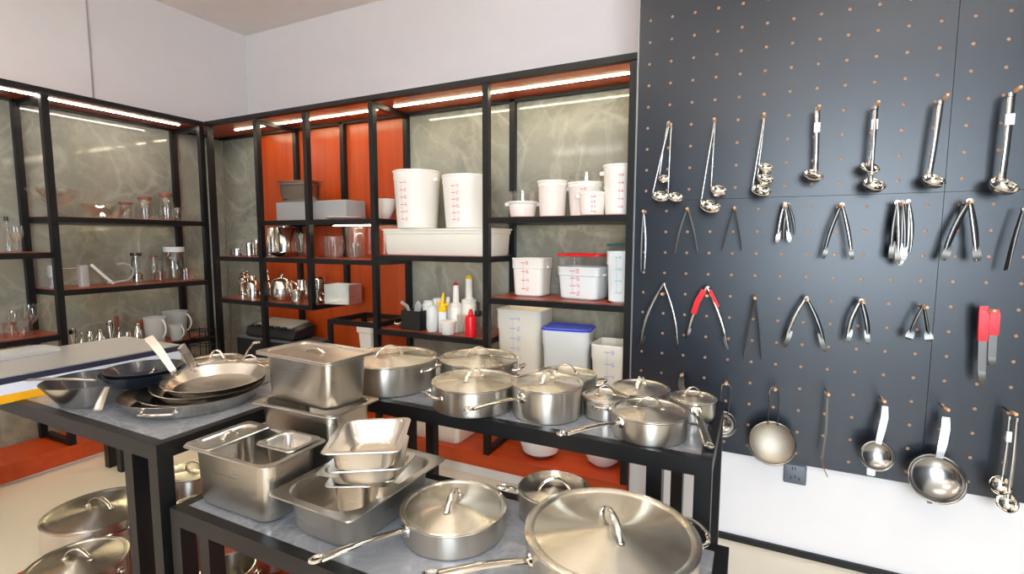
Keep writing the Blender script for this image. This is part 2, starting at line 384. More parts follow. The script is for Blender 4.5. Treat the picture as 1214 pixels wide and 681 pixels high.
def lshelf(y0, y1, z):
    t = .036
    if z < 1: G().box(-4.13, -4.118, y0+.06, y1-.06, z-.021, z-.0125).ob('shelf_led', 'led3', lu, smooth=False)
    else: G().box(-4.27, -4.262, y0+.06, y1-.06, z-.02, z-.0125).ob('shelf_led', 'led2', lu, smooth=False)
    G().box(XL-.002, XL-PT+.002, y0, y1, z-t, z).box(XRr+.002, XRr+PT, y0, y1, z-t, z).box(XL-PT+.002, XRr+PT, y0, y0+PT, z-t, z).box(XL-PT+.002, XRr+PT, y1-PT, y1, z-t, z).ob('shelf_frame', 'black', lu, smooth=False)
    G().box(XL-PT+.004, XRr+.004, y0+.002, y1-.002, z-.012, z+.003).ob('shelf_board', 'shelf', lu, smooth=False)
lshelf(YA, YB, 1.642); lshelf(YA, YB, 1.165); lshelf(YA, YB, .70); lshelf(.57, YA, 1.412); lshelf(.57, YA, .88)
bars(lu, 'foot_rail', 'black', (XL-PT, XRr+PT, YA-PT/2, YA+PT/2, .131, .165))
G().box(XRr, XL, .3, YP-.003, .02, .13).ob('base_board', 'base', lu, smooth=False)
G().box(XRr, XL-.03, .3, YP-.003, 0, .02).ob('plinth', 'ivory', lu, smooth=False)
def ledL(x0, y0, x1, y1):
    a, b = atZ(x0, y0, zl), atZ(x1, y1, zl); xm = (a.x+b.x)/2
    bars(lu, 'led_strip', 'ledw', (xm-.010, xm+.010, a.y, b.y, 2.401, 2.406))
ledL(54.5, 117, 212, 148.7); ledL(-40, 96, 49, 115.6)

# ------------------------------------------------------------------ tables
def table(label, x0, x1, y0, y1, z, led):
    t = thing('display_table', label, 'table', ((x0+x1)/2, (y0+y1)/2, 0)); hx, hy = (x1-x0)/2, (y1-y0)/2; a = .05
    G().box(-hx+.035, hx-.035, -hy+.035, hy-.035, z-.02, z).ob('stone_top', 'top', t, smooth=False)
    g = G().box(-hx, hx, -hy, -hy+.036, z-.052, z+.002).box(-hx, hx, hy-.036, hy, z-.052, z+.002)
    g.box(-hx, -hx+.036, -hy+.036, hy-.036, z-.052, z+.002).box(hx-.036, hx, -hy+.036, hy-.036, z-.052, z+.002)
    g.ob('top_frame', 'black', t, smooth=False)
    if led: G().box(-hx+.3, hx-.1, hy-.06, hy-.048, z-.03, z-.022).ob('led_strip', 'led3', t, smooth=False)  # added glow strip, no lamp seen here; brightens the lids below
    for sx in (-1, 1):
        for sy in (-1, 1):
            G().box(sx*hx, sx*(hx-a), sy*hy, sy*(hy-a), 0, z-.052).ob('leg', 'black', t, smooth=False)
            G().box(sx*(hx-.145), sx*(hx-.145-.048), sy*hy, sy*(hy-a), 0, z-.052).ob('inner_upright', 'black', t, smooth=False)
    return t
ZT, ZL = .84, .63
table('tall black framed table with grey stone top at the left, holding frying pans', -3.80, -1.695, .884, 1.72, ZT, 1)
table('tall black framed table with grey stone top in front of the shelves, holding lidded pots', -1.69, -.088, 1.55, 2.17, ZT, 0)
table('low black framed table with grey stone top in the foreground, holding steel pans', -1.672, -.03, .90, 1.475, ZL, 1)
tag(G().rbox(2.62, .80, 0, .10, .004, .003).ob('floor_platform', 'base', loc=(-1.42, 1.09, 0)), 'low red wooden platform on the floor under the tables, carrying stock pots', 'platform')

# ------------------------------------------------------------------ cookware builders
def lid_parts(t, r, z, hrz=0, knob=False, m='lid'):
    """spun lid with a strap or a round knob; its centre sits on z"""
    c = .055*r
    G().lathe([(r+.003, 0), (r+.0045, .004), (r-.002, .007), (r*.93, .006), (r*.905, .002), (r*.88, .003), (r*.12, .003+c), (0, .004+c)], 72).ob('lid', m, t, (0, 0, z)); lid = COL.objects[-1]
    s = .26*r+.012
    g = G()
    pts = arc((-s, 0, .006+c*.7), (s, 0, .006+c*.7), .028+.06*r, 12)
    g.sweep(pts, [(.0035*cos(2*pi*i/8), .008*sin(2*pi*i/8)) for i in range(8)])
    for sx in (-1, 1): g.lathe([(0, .004), (.008, .003), (.010, 0)], 12, (sx*s, 0, .005+c*.7))
    g.ob('lid_handle', 'polished', lid, (0, 0, 0), hrz)
def body_part(t, r, h, m='potside', name='body', inner=True):
    g = G().lathe([(0, 0), (r-.012, 0), (r-.003, .004), (r, .012), (r, h-.006), (r+.004, h-.001), (r+.003, h), (r-.002, h-.001), (r-.003, .012), (0, .008)], 64)
    return g.ob(name, m, t)
def loop_handle(t, r, h, a, w=.055, out=.045, rise=.012):
    """round wire loop riveted on the side at angle a"""
    g = G(); pts = []
    for i in range(13):
        u = pi*i/12; pts.append((r+.002+out*sin(u)**.6, w*cos(u), h+rise*sin(u)))
    g.tube(pts, .0052, 8)
    for s_ in (-1, 1): g.lathe([(0, .006), (.009, .004), (.011, 0)], 12, (r, s_*w, h), (1, 0, 0))
    g.ob('loop_handle', 'polished', t, rz=a)
def long_handle(t, r, h, a, L, rise=.05, w=.013, m='polished', name='long_handle'):
    g = G(); n = 12; pts, sc = [], []
    for i in range(n+1):
        u = i/n; pts.append((r-.002+L*u, 0, h+rise*(u**.8)+.006*sin(pi*u))); k = .85+.35*u
        sc.append((.62, 1.0*k) if i else (.9, .9))
    g.sweep(pts, [(w*.62*cos(2*pi*i/10), w*sin(2*pi*i/10)) for i in range(10)], up=(0, 0, 1), scale=sc)
    e = Vector(pts[-1])
    g.tube([(e.x+.012+.016*cos(2*pi*i/14), .012*sin(2*pi*i/14), e.z+.004) for i in range(14)], .0045, 6, closed=True)
    g.lathe([(0, .008), (.018, .006), (.022, 0)], 14, (r-.001, 0, h), (1, 0, 0))
    g.ob(name, m, t, rz=a)
def ang(c, x, y, z):
    e = atZ(x, y, z); return math.atan2(e.y-c[1], e.x-c[0])
def pot(label, c, r, h, z, loops=None, handle=None, lid=True, hrz=.3, group=None, name='stock_pot', cat='pot', lift=0):
    t = thing(name, label, cat, (c[0], c[1], z), 0, group)
    body_part(t, r, h)
    if lid: lid_parts(t, r, h, hrz)
    for a in (loops or []): loop_handle(t, r, h-.03 if h > .09 else h*.7, a, min(.06, .35*r), .04 if r > .1 else .028)
    if handle:
        if handle[0] == 'to':            # (.., end pixel x, y, height of the end above the foot)
            e = atZ(handle[1], handle[2], z+handle[3]); dx, dy = e.x-c[0], e.y-c[1]
            long_handle(t, r, h*.72, math.atan2(dy, dx), sqrt(dx*dx+dy*dy)-r-.02, handle[3]-h*.72)
        else: long_handle(t, r, h*.72, handle[0], handle[1], handle[2] if len(handle) > 2 else .04)
    return t
# right table
A = fit_bottom(403, 517, 424, 473, ZT); pot('large lidded steel pot at the left end of the right table, beside the tall pans', A, A[2], A[3], ZT, (ang(A, 505, 438, .93), ang(A, 505, 438, .93)+pi), hrz=1.2)
C = fit_bottom(512.5, 610.5, 451.7, 498, ZT); pot('wide lidded steel casserole at the front edge of the right table', C, C[2], C[3], ZT, (ang(C, 505, 470, .91), ang(C, 505, 470, .91)+pi), hrz=1.45, name='casserole')
B = fit_rim(519, 616.7, 423, .955); pot('wide lidded steel casserole at the back of the right table, below the red squeeze bottle', (B[0], B[1]), B[2]*.95, .108, ZT, (ang(B, 622, 436, .92), ang(B, 622, 436, .92)+pi), hrz=.5, name='casserole')
Dd = fit_bottom(608, 690.6, 454, 505.5, ZT); pot('deep lidded steel saucepan on the right table with handle pointing left', Dd, Dd[2], Dd[3], ZT, None, ('to', 553, 487, .095), hrz=1.5, name='saucepan')
E_ = fit_rim(633, 708, 442.6, .932); pot('lidded steel pot behind the deep saucepan, below the blue lidded tub', (E_[0], E_[1]), E_[2]*.97, .085, ZT, (ang(E_, 715, 454, .9), ang(E_, 715, 454, .9)+pi), hrz=.1)
Ff = fit_bottom(685, 742, 470.5, 503.4, ZT); pot('smallest lidded steel pot on the right table, between two saucepans', (Ff[0]+.012, Ff[1]+.012), Ff[2]*.93, Ff[3], ZT, (ang(Ff, 706, 492, .89), ang(Ff, 706, 492, .89)+pi), hrz=.3)
Gg = fit_bottom(725.6, 816, 487, 532, ZT); pot('shallow lidded steel saucepan at the right front of the table, handle over the edge', Gg, Gg[2], Gg[3], ZT, None, ('to', 663, 516, .055), hrz=.15, name='saucepan')
H_ = fit_rim(721.5, 792.5, 458, .928); pot('lidded steel pan behind the shallow saucepan, against the pegboard', (H_[0]+.01, H_[1]), H_[2]*.94, .082, ZT, None, None, hrz=1.4, name='saucepan')
I_ = fit_bottom(789.5, 844, 480, 505.5, ZT); pot('small lidded steel pan at the far right corner of the right table', (I_[0]+.012, I_[1]+.02), I_[2], .075, ZT, None, ('to', 841, 531, .02), hrz=.4, name='saucepan')
# low table
J = fit_bottom(475, 599, 600.5, 667, ZL); pot('lidded steel saute pan at the front centre of the low table, handle pointing left', J, J[2], J[3], ZL, None, ('to', 370, 667, .06), hrz=1.75, name='saute_pan', cat='pan')
K = fit_rim(613.5, 701, 578, .72); tK = pot('small steel saucepan with sunken lid at the back of the low table', (K[0], K[1]), K[2]*.95, .09, ZL, None, ('to', 592, 579, .08), lid=False, name='saucepan')
kl = G().lathe([(K[2]*.95-.003, .004), (K[2]*.95-.006, -.012), (K[2]*.5, -.008), (0, .004)], 48).ob('lid', 'lid', tK, (0, 0, .09))
G().tube(arc((-.05, 0, -.006), (.05, 0, -.006), .035, 12), .005).ob('lid_handle', 'polished', kl, (0, 0, 0), .5)
Lr = fit_rim(624, 831.5, 631, .78); tL = pot('largest lidded steel pan in the foreground at the right end of the low table', Lr, Lr[2], .15, ZL, (.66,), ('to', 505, 684, .11), hrz=2.2, name='braising_pan', cat='pan')

# ------------------------------------------------------------------ gastronorm pans
def gn(t, w, d, h, fl=.018, r=.045, tp=.008, name='pan_body', m='satin', loc=(0, 0, 0), rz=0, par=None):
    g = G(); iw, idp = w-2*fl, d-2*fl
    g.rr([(iw-2*tp-.04, idp-2*tp-.04, r, 0), (iw-2*tp-.012, idp-2*tp-.012, r, .006), (iw-2*tp, idp-2*tp, r, .022), (iw-.004, idp-.004, r, h-.012), (iw+.004, idp+.004, r, h-.006),
          (w, d, .022, h-.005), (w+.003, d+.003, .022, h-.003), (w, d, .022, h), (iw+.006, idp+.006, r, h), (iw-.004, idp-.004, r, h-.006), (iw-2*tp-.004, idp-2*tp-.004, r, .024), (iw-2*tp-.03, idp-2*tp-.03, r, .006)], n=7)
    return g.ob(name, m, t, loc, rz)
def gnlid(t, w, d, z, name='lid', notch=True, loc=(0, 0), hr=0):
    g = G().rr([(w-.004, d-.004, .02, 0), (w, d, .02, .003), (w-.004, d-.004, .02, .006), (w-.05, d-.05, .03, .006), (w-.062, d-.062, .03, -.004), (.11, .075, .03, -.004), (.10, .065, .03, -.012), (.06, .03, .014, -.012)], True, True, n=7)
    lo = g.ob(name, 'satin', t, (loc[0], loc[1], z))
    s = .045 if min(w, d) > .15 else .03
    G().sweep(arc((-s, 0, -.006), (s, 0, -.006), .022, 10), [(.003*cos(2*pi*i/8), .009*sin(2*pi*i/8)) for i in range(8)]).ob('lid_handle', 'polished', lo, (0, 0, 0), hr)
def corner_pan(px, zr, L1, L2, h, label, rot, z0, name='gastronorm_pan'):
    """px: pixel of the rim corner nearest the camera; L1 along local -x, L2 along local +y"""
    p = atZ(px[0], px[1], zr); rr_ = radians(rot)
    cx = p.x + cos(rr_)*(-L1/2) - sin(rr_)*(L2/2); cy = p.y + sin(rr_)*(-L1/2) + cos(rr_)*(L2/2)
    return thing(name, label, 'pan', (cx, cy, z0), rr_)
# open deep pan with part lids on the left of the low table
m_ = corner_pan((313, 557.5), ZL+.2, .394, .245, .2, 'deep steel pan with a part lid and an insert, front left of the low table', .5, ZL)
gn(m_, .394, .245, .2)
gp = thing('part_lid', 'small steel part lid covering the left third of the deep front pan', 'lid', (0, 0, 0))
mw = m_.matrix_basis.copy()
gp.matrix_basis = mw @ Matrix.Translation((-.130, 0, .2)); gnlid(gp, .128, .24, 0, name='lid_plate', hr=1.57)
ip = thing('insert_pan', 'small square steel insert pan hung in the right half of the deep front pan', 'pan', (0, 0, 0))
ip.matrix_basis = mw @ Matrix.Translation((.095, .052, .106)); gn(ip, .165, .135, .1, fl=.016, r=.03)
# tall pair at the back
q_ = corner_pan((394, 497), .9, .405, .245, .27, 'deep steel pan under the lidded one, back of the low table', 1, ZL)
gn(q_, .405, .245, .27)
p_ = corner_pan((388, 432.5), 1.085, .392, .232, .18, 'lidded deep steel pan topmost of the tall stack at the back of the low table', -3, .901)
gn(p_, .392, .232, .18); gnlid(p_, .395, .235, .181, hr=.2)
# large open pan with the leaning small pans
n_ = corner_pan((414, 620.6), ZL+.12, .335, .45, .12, 'large open steel pan holding a stack of small pans, middle of the low table', -1.5, ZL)
gn(n_, .335, .45, .12, fl=.026, r=.075)
ZB = ZL+.008
def small_pan(px, zr, w, d, h, rot, label, tilt=0):
    """px: middle of the near rim edge"""
    p = atZ(px[0], px[1], zr); a = radians(rot)
    t = thing('small_gastronorm_pan', label, 'pan', (0, 0, 0), 0, 'small steel pans stacked in the large open pan')
    t.matrix_basis = Matrix.Translation((p.x-sin(a)*d/2, p.y+cos(a)*d/2, zr-h)) @ Matrix.Rotation(a, 4, 'Z') @ Matrix.Rotation(radians(tilt), 4, 'X')
    gn(t, w, d, h, fl=.016, r=.035); return t
small_pan((414, 577), .757, .155, .19, .114, 28, 'small steel pan at the bottom of the stack inside the large open pan')
small_pan((418, 567), .803, .25, .20, .045, 16, 'wide steel pan third from the top of the stack in the large open pan')
small_pan((432, 558), .862, .205, .25, .058, 33, 'small steel pan second from the top of the stack in the large open pan')
small_pan((427, 537), .932, .212, .26, .069, 31, 'shiny steel pan topmost of the stack in the large open pan')

# ------------------------------------------------------------------ frying pans on the left table
def frypan(t, r, h, rb, m='steel', mi=None, name='pan_body'):
    pr = [(0, 0), (rb, 0), (rb+.006, .004), (r, h-.003), (r+.003, h), (r, h+.0005), (rb+.004, .008), (0, .005)]
    if mi:
        g = G(); g.lathe(pr[:5], 64); g.cm = 1; g.lathe([(r+.003, h), (r, h+.0008), (rb+.004, .008), (0, .005)], 64); g.ob(name, [m, mi], t)
    else: G().lathe(pr, 64).ob(name, m, t)
def rivet_handle(t, r, h, a, L, up=.12, w=.012, m='polished'):
    g = G(); n = 10
    pts = [(r-.008+(L*u), 0, h*.55+up*u**1.1+.01*sin(pi*u)) for u in [i/n for i in range(n+1)]]
    g.sweep(pts, [(.005*cos(2*pi*i/10), w*sin(2*pi*i/10)) for i in range(10)], up=(0, 0, 1), scale=[(1, .8+.35*i/n) for i in range(n+1)])
    for s_ in (-1, 1): g.lathe([(0, .006), (.006, .004), (.007, 0)], 10, (r-.014, s_*.012, h*.55), (-1, 0, .3))
    g.ob('pan_handle', m, t, rz=a)
def pix_handle(t, s0, z0, e0, z1, w):
    q0, q1 = atZ(s0[0], s0[1], z0), atZ(e0[0], e0[1], z1); o_ = t.location
    G().sweep([q0-o_, q0.lerp(q1, .3)-o_+Vector((0, 0, .004)), q0.lerp(q1, .7)-o_+Vector((0, 0, .004)), q1-o_], [(.004*cos(2*pi*i/10), w/2*sin(2*pi*i/10)) for i in range(10)], up=(0, 0, 1), scale=[(1, .7), (1, .85), (1, 1.05), (1, 1.1)]).ob('pan_handle', 'satin', t)
fx, fy, fr = fit_rim(138, 312, 461, .895)
t = thing('frying_pan', 'wide steel pan with two side handles, bottom of the nested frying pans', 'pan', (fx, fy, ZT), 0, 'nested steel frying pans')
frypan(t, fr, .055, fr*.86)
loop_handle(t, fr-.01, .032, -1.05, .06, .03, .004); loop_handle(t, fr-.01, .032, 2.1, .06, .03, .004)
nest = [(.026, .018, .90, .020, 'second from the bottom of', 2.3), (.050, .034, .815, .038, 'third from the bottom of', 2.55), (.062, .048, .75, .054, 'topmost of', 2.0)]
for dx, dy, k, dz, wd_, a in nest:
    t = thing('frying_pan', 'round steel frying pan, %s the nested frying pans' % wd_, 'pan', (fx+dx, fy+dy, ZT+dz), 0, 'nested steel frying pans')
    t.rotation_euler = (radians(2), radians(2.5), 0)
    frypan(t, fr*k, .045, fr*k*.78)
    if k < .82:
        s0, e0 = ((206, 441), (177, 404)) if k > .78 else ((230, 437), (215, 411))
        q0 = atZ(s0[0], s0[1], ZT+.125); q1 = atZ(e0[0], e0[1], q0.z+.10); o_ = t.location
        g = G().strip([q0-o_, (q0*.5+q1*.5)-o_+Vector((0, 0, .008)), q1-o_], .032, .012, (.1, -.35, .9), scale=[(1, .7), (1, .9), (1, 1.1)])
        for sx in (-.012, .012): g.lathe([(0, .006), (.006, .004), (.007, 0)], 10, q0-o_+Vector((sx, 0, -.012)), (.3, -.9, .2))
        g.ob('pan_handle', 'satin', t)
wx, wy_, wr = fit_rim(44, 170, 449, .935)
t = thing('wok', 'wide steel pan with dark inside and wire loop handle, left of the black frying pan', 'pan', (wx, wy_, ZT))
frypan(t, wr, .095, wr*.62, 'steel', 'nonstick'); loop_handle(t, wr-.006, .085, 1.1, .06, .045, .02)
kx, ky, kr = fit_rim(109, 216, 441, .955)
t = thing('frying_pan', 'black nonstick frying pan under another one, short handle pointing to the table front', 'pan', (kx+.015, ky+.01, .910))
frypan(t, kr, .05, kr*.72, 'nonstick', 'nonstick'); pix_handle(t, (127, 460), .975, (116, 486), .93, .024)
t = thing('frying_pan', 'black nonstick frying pan nested in a larger one, long flat handle pointing left', 'pan', (kx+.013, ky+.012, .924))
frypan(t, kr*.94, .048, kr*.66, 'nonstick', 'nonstick'); pix_handle(t, (113, 451), .99, (33, 451), .985, .020)
# pans at the back of the left table
b1 = fit_rim(226, 288, 424, .95)
pot('steel saucepan behind the nested frying pans, long handle pointing to the scale', (b1[0], b1[1]), b1[2], .10, ZT, None, ('to', 307, 407, .16), hrz=.2, name='saucepan')
b2 = fit_rim(266, 326, 431, .925)
pot('small steel pot with lid at the back of the left table beside the tall pans', (b2[0], b2[1]), b2[2], .08, ZT, (1.57,), None, hrz=.6)

# long carton
za = .95; a0, a1 = atZ(0, 448, za), atZ(214, 409, za); dv = (a1-a0).normalized(); nb = atZ(143, 400, za)
nv = Vector((-dv.y, dv.x, 0)); wdt = (nb-a1).dot(nv); Ln = (a1-a0).length+.12
t = thing('carton', 'long flat carton with grey top and yellow edge on the left table, beside the wok', 'box', (a1.x, a1.y, ZT+.001), math.atan2(dv.y, dv.x))
for z0, z1, m, nm in ((0, .035, 'cyellow', 'yellow_band'), (.035, .078, 'cwhite', 'white_band'), (.078, .104, 'navy', 'navy_band'), (.104, .11, 'carton', 'top_cover')):
    G().box(-Ln, 0, 0, wdt, z0, z1).ob(nm, m, t, smooth=False)

p = atZ(18, 428, za); g = G(); random.seed(5)
g.loft([[(x*k, y*k, z+.006*random.random()*(z > .004)) for x, y in rrect(.42, .16, .03, 6)] for k, z in ((.9, 0), (1, .006), (.96, .018), (.8, .026), (.4, .030))])
tag(g.ob('plastic_packet', 'milkclear', loc=(p.x-.10, p.y-.02, za+.0005), rz=math.atan2(dv.y, dv.x)), 'shiny plastic wrapped packet lying on the grey carton at the left edge', 'packet')

# ------------------------------------------------------------------ stock pots on the floor platform
pot('largest lidded stock pot on the floor platform under the left table', (-2.47, 1.054), .19, .25, .10, (2.75, -.2), hrz=.25)
pot('lidded stock pot on the floor platform, in front of the largest one', (-2.15, .84), .145, .24, .10, (.1, pi), hrz=.4)
pot('lidded steel pot on the platform behind the left table legs, the rear one', (-2.36, 1.39), .12, .30, .10, (.1, pi), hrz=.4)
pot('lidded steel pot on the platform behind the left table legs, the shorter one', (-2.09, 1.22), .1, .27, .10, (.3, pi), hrz=.6)
rp = fit_rim(236, 303, 673, .27)
t = pot('small open steel pot with ring handle on the platform under the low table', rp, rp[2], .17, .10, (.35,), lid=False)
pot('lidded steel pan on the platform under the low table, behind the open pot', (-1.83, 1.40), .10, .16, .10, (-.7,), hrz=.4)

# ------------------------------------------------------------------ pegboard tools
YT = YP-.072
def W(x, y, Y=YT): return atY(x, y, Y)
def hook(px, label):
    p = atY(px[0], px[1], YP-.10)
    t = thing('peg_hook', label, 'hook', (p.x, YP, p.z), 0, 'wooden tipped pegboard hooks')
    G().tube([(0, 0, .0), (0, -.03, -.002), (0, -.07, 0), (0, -.075, 0)], .0028).ob('rod', 'darksteel', t)
    G().lathe([(0, 0), (.0065, .001), (.0075, .006), (.0072, .04), (.005, .046), (0, .047)], 14, (0, -.07, 0), (0, -1, .12)).ob('wooden_tip', 'peg', t)
    return p
def ladle(hp, hb, bc, r, label, w=.010, group='ladles on the pegboard', dark=False, tag_=False, dy=0, ax=(.25, -.62, .74)):
    """hp hook pixel, hb pixel where handle meets bowl, bc bowl centre pixel, r bowl radius px"""
    a = W(hp[0], hp[1], YT-dy); b = W(hb[0], hb[1], YT-dy); c = W(bc[0], bc[1], YT-dy-.015); R = (W(bc[0]+r, bc[1]).x-W(bc[0]-r, bc[1]).x)/2
    t = thing('ladle', label, 'ladle', a, 0, group)
    L = b-a; n = 8
    pts = [L*(i/n) + Vector((0, -.006*sin(pi*i/n), 0)) for i in range(n+1)] + [(b-a)+(c-b)*.25+Vector((0, -.004, -.008))]
    g = G().sweep([Vector((0, .002, .012)), Vector((0, -.004, .014)), Vector((0, -.004, .002))]+pts, [(w*.22*cos(2*pi*i/12), w/2*sin(2*pi*i/12)) for i in range(12)], up=(.1, -1, 0))
    g.ob('handle', 'tool', t)
    g = G(); pr = [(0, -R*.72)] + [(R*sin(u), -R*.72*cos(u)) for u in [i/8*1.5 for i in range(1, 9)]]
    pr += [(R*1.06, .003), (R*1.0, .004)] + [((R-.002)*sin(u), -(R*.72-.002)*cos(u)) for u in [i/8*1.5 for i in range(8, 0, -1)]] + [(0, -R*.72+.002)]
    g.lathe(pr, 32, c-a, ax).ob('bowl', 'polished', t)
    if tag_:
        m = L*.28; G().box(-w*.55, w*.55, -.0045, .004, -.02, .02).ob('sticker', 'label', t, m+Vector((0, -.008, 0)))
    return t
hk = {}
def hk_(k, px, label): hk[k] = hook(px, label)
for k, px, lb in ((1, (793, 147), 'wooden tipped hook carrying three small ladles'), (2, (847, 143), 'wooden tipped hook carrying two thin ladles'), (3, (906, 137), 'wooden tipped hook carrying three stacked ladles'), (4, (971, 128), 'wooden tipped hook carrying the single ladle with a white sticker'), (5, (1041, 123), 'wooden tipped hook carrying two ladles one above the other'), (6, (1122, 115), 'wooden tipped hook carrying the curved handled ladle'), (7, (1208, 106), 'wooden tipped hook carrying the largest ladle')): hk_(k, px, lb)
ladle((791, 150), (782, 207), (787, 212), 6.5, 'smallest ladle of the three hanging from the leftmost hook', .006)
ladle((793, 150), (774, 228), (783, 233), 9.5, 'lower left ladle of the three hanging from the leftmost hook', .007, dy=.008)
ladle((796, 150), (792, 229), (801, 234), 8.5, 'lower right ladle of the three hanging from the leftmost hook', .007, dy=.014)
ladle((848, 146), (843, 221), (852, 226), 9.5, 'upper thin ladle of the two on the second hook', .007)
ladle((847, 146), (831, 240), (842, 245), 12, 'lower thin ladle of the two on the second hook', .007, dy=.01)
ladle((907, 140), (900, 198), (908, 199), 8.5, 'topmost of three ladles stacked on the third hook', .007)
ladle((907, 140), (898, 210), (907, 212), 9.5, 'middle of three ladles stacked on the third hook', .007, dy=.008)
ladle((906, 140), (892, 223), (902, 226), 11.5, 'lowest of three ladles stacked on the third hook', .007, dy=.016)
ladle((969, 132), (967, 202), (964, 208), 12, 'single ladle with white sticker on its wide handle', .02, tag_=True)
ladle((1038, 130), (1032, 194), (1031, 199), 12, 'upper of two ladles on the fifth hook, white sticker on handle', .02, tag_=True)
ladle((1038, 130), (1033, 213), (1036, 219), 14, 'lower of two ladles on the fifth hook', .012, dy=.008)
ladle((1115, 124), (1102, 207), (1107, 214), 14.5, 'ladle with plain curved handle left of the largest ladle', .02)
ladle((1199, 115), (1188, 211), (1190, 220), 18.5, 'largest ladle, white sticker on handle, at the right end of the top row', .024, tag_=True)

def tongs(hp, ends, label, w=5, m='tool', m2=None, tip=None, name='tongs', group='tongs on the pegboard', apex=None, bow=.12, arm='arm', cat='tongs'):
    """two sprung arms from the apex to the end pixels; tip: (length share, width factor, material)"""
    ap = apex or (hp[0], hp[1]-3); a = W(*ap)
    t = thing(name, label, cat, a, 0, group); ww = w/252*.62
    for k, e in enumerate(ends):
        b = W(e[0], e[1], YT-.008*k)-a; side = Vector((1, 0, 0)) if b.x > 0 else Vector((-1, 0, 0))
        n = 10; pts = [b*(i/n) + side*(abs(b.x)*bow*sin(pi*i/n)) + Vector((0, -.004*sin(pi*i/n), 0)) for i in range(n+1)]
        sec = [(.0045*sin(pi*i/8), ww/2*cos(pi*i/8)) for i in range(9)] + [(-.005, -ww/2), (-.005, -ww/2+.0015), (.001, -ww/2+.003), (.001, ww/2-.003), (-.005, ww/2-.0015), (-.005, ww/2)] if ww > .008 else [(.002, ww/2), (-.002, ww/2), (-.002, -ww/2), (.002, -ww/2)]
        ao = G().sweep(pts, sec, up=(.35, -.94, 0), scale=[(1, .75+.4*sin(pi*min(1, i/n*1.1))) for i in range(n+1)]).ob(arm, (m2 if (k == 0 and m2) else m), t)
        if tip:
            s = tip[0]; q0 = pts[-1]-b*s; dd = b.normalized()
            g = G().strip([q0, q0+b*s*.35+Vector((0, -.004, 0)), q0+b*s*.8+Vector((0, -.006, 0)), q0+b*s*1.04], ww*tip[1], .006, (0, -1, 0), scale=[(1, .7), (1, 1), (1, 1.05), (1, .6)])
            g.ob('tip', tip[2], ao)
    G().lathe([(0, .004), (ww*.55+.002, .003), (ww*.6+.002, 0), (ww*.6+.002, -.008), (0, -.009)], 14, (0, 0, -.004), (0, -1, 0)).ob('hinge', m, t)
    return t
H2 = ((11, (763, 252), 'thin tweezers'), (12, (815, 249), 'first dark thin tongs in the second row'), (13, (871, 248), 'second dark thin tongs in the second row'), (14, (931, 246), 'small silver tongs bundle'), (15, (998, 245), 'dark inside steel tongs'), (16, (1070, 242), 'bundle of closed tongs'), (17, (1150, 241), 'scallop ended large tongs'),
      (21, (785, 350), 'wide open silver tongs'), (22, (838, 352), 'red and silver tongs'), (23, (895, 355), 'long dark tweezers'), (24, (957, 357), 'ridge tipped tongs'), (25, (1023, 360), 'short steel tongs'), (26, (1098, 366), 'flat ended small tongs'), (27, (1177, 370), 'red handled pair'),
      (31, (808, 446), 'strainer behind the small saucepan'), (32, (861, 456), 'small wire handled strainer'), (33, (919, 463), 'large round strainer'), (34, (982, 469), 'thin dark stick'), (35, (1048, 477), 'white handled strainer'), (36, (1123, 487), 'cone shaped strainer'), (37, (1203, 492), 'spoon bundle'))
for k, px, s in H2: hk_(k, px, 'wooden tipped hook carrying the %s' % s)
tongs((763, 252), ((760, 322), (764, 320)), 'thin closed tweezers at the left end of the second row', 2.5, 'tool', 'darksteel', name='tweezers', bow=.6)
tongs((815, 249), ((800, 300), (827, 299)), 'dark thin tongs, first open pair in the second row', 3, 'darksteel', bow=.1)
tongs((871, 248), ((856, 297), (879, 297)), 'dark thin tongs, second open pair in the second row', 2.5, 'darksteel', bow=.06)
tongs((930, 244), ((921, 288), (936, 287)), 'small silver tongs hanging in front of a second small pair', 5, 'tool', tip=(.3, 1.3, 'tool'))
tongs((934, 244), ((928, 284), (942, 278)), 'small silver tongs hanging behind another small pair', 4, 'tooldark', bow=.2)
tongs((998, 245), ((976, 306), (1010, 307)), 'steel tongs with dark insides right of the small silver tongs', 5.5, 'tool', 'tooldark', tip=(.22, 1.25, 'darksteel'))
tongs((1064, 242), ((1056, 306), (1064, 312)), 'closed steel tongs at the left of the tied bundle', 6, 'tool', 'tooldark', tip=(.3, 1.4, 'darksteel'), bow=.4)
tongs((1070, 242), ((1067, 314), (1071, 308)), 'closed steel tongs in the middle of the tied bundle', 6, 'tooldark', tip=(.28, 1.4, 'tool'), bow=.5)
tongs((1077, 241), ((1075, 300), (1079, 298)), 'closed steel tongs at the right of the tied bundle', 5, 'tool', bow=.5)
tongs((1150, 241), ((1118, 308), (1158, 309)), 'large steel tongs with dark scalloped ends beside the pegboard seam', 8, 'tool', 'tooldark', tip=(.25, 1.35, 'darksteel'))
tongs((1214, 250), ((1192, 321), (1195, 320)), 'slim dark tweezers at the right edge of the second row', 3.5, 'tooldark', 'darksteel', name='tweezers', bow=.1)
tongs((786, 338), ((759, 414), (804, 414)), 'wide open silver tongs at the left end of the third row', 5, 'tool', apex=(787, 336), tip=(.2, .8, 'darksteel'), bow=.22)
t = tongs((838, 340), ((814, 402), (863, 414)), 'steel tongs with red upper arm in the third row', 5.5, 'polished', 'tool', apex=(838, 340), tip=(.2, .8, 'tooldark'), bow=.14)
pa, pb = W(836, 344), W(824, 372); G().strip([pa-t.location+Vector((-.004, -.006, 0)), (pa+pb)/2-t.location+Vector((-.012, -.008, 0)), pb-t.location+Vector((-.006, -.006, 0))], .026, .006, (0, -1, 0)).ob('red_grip', 'red', t)
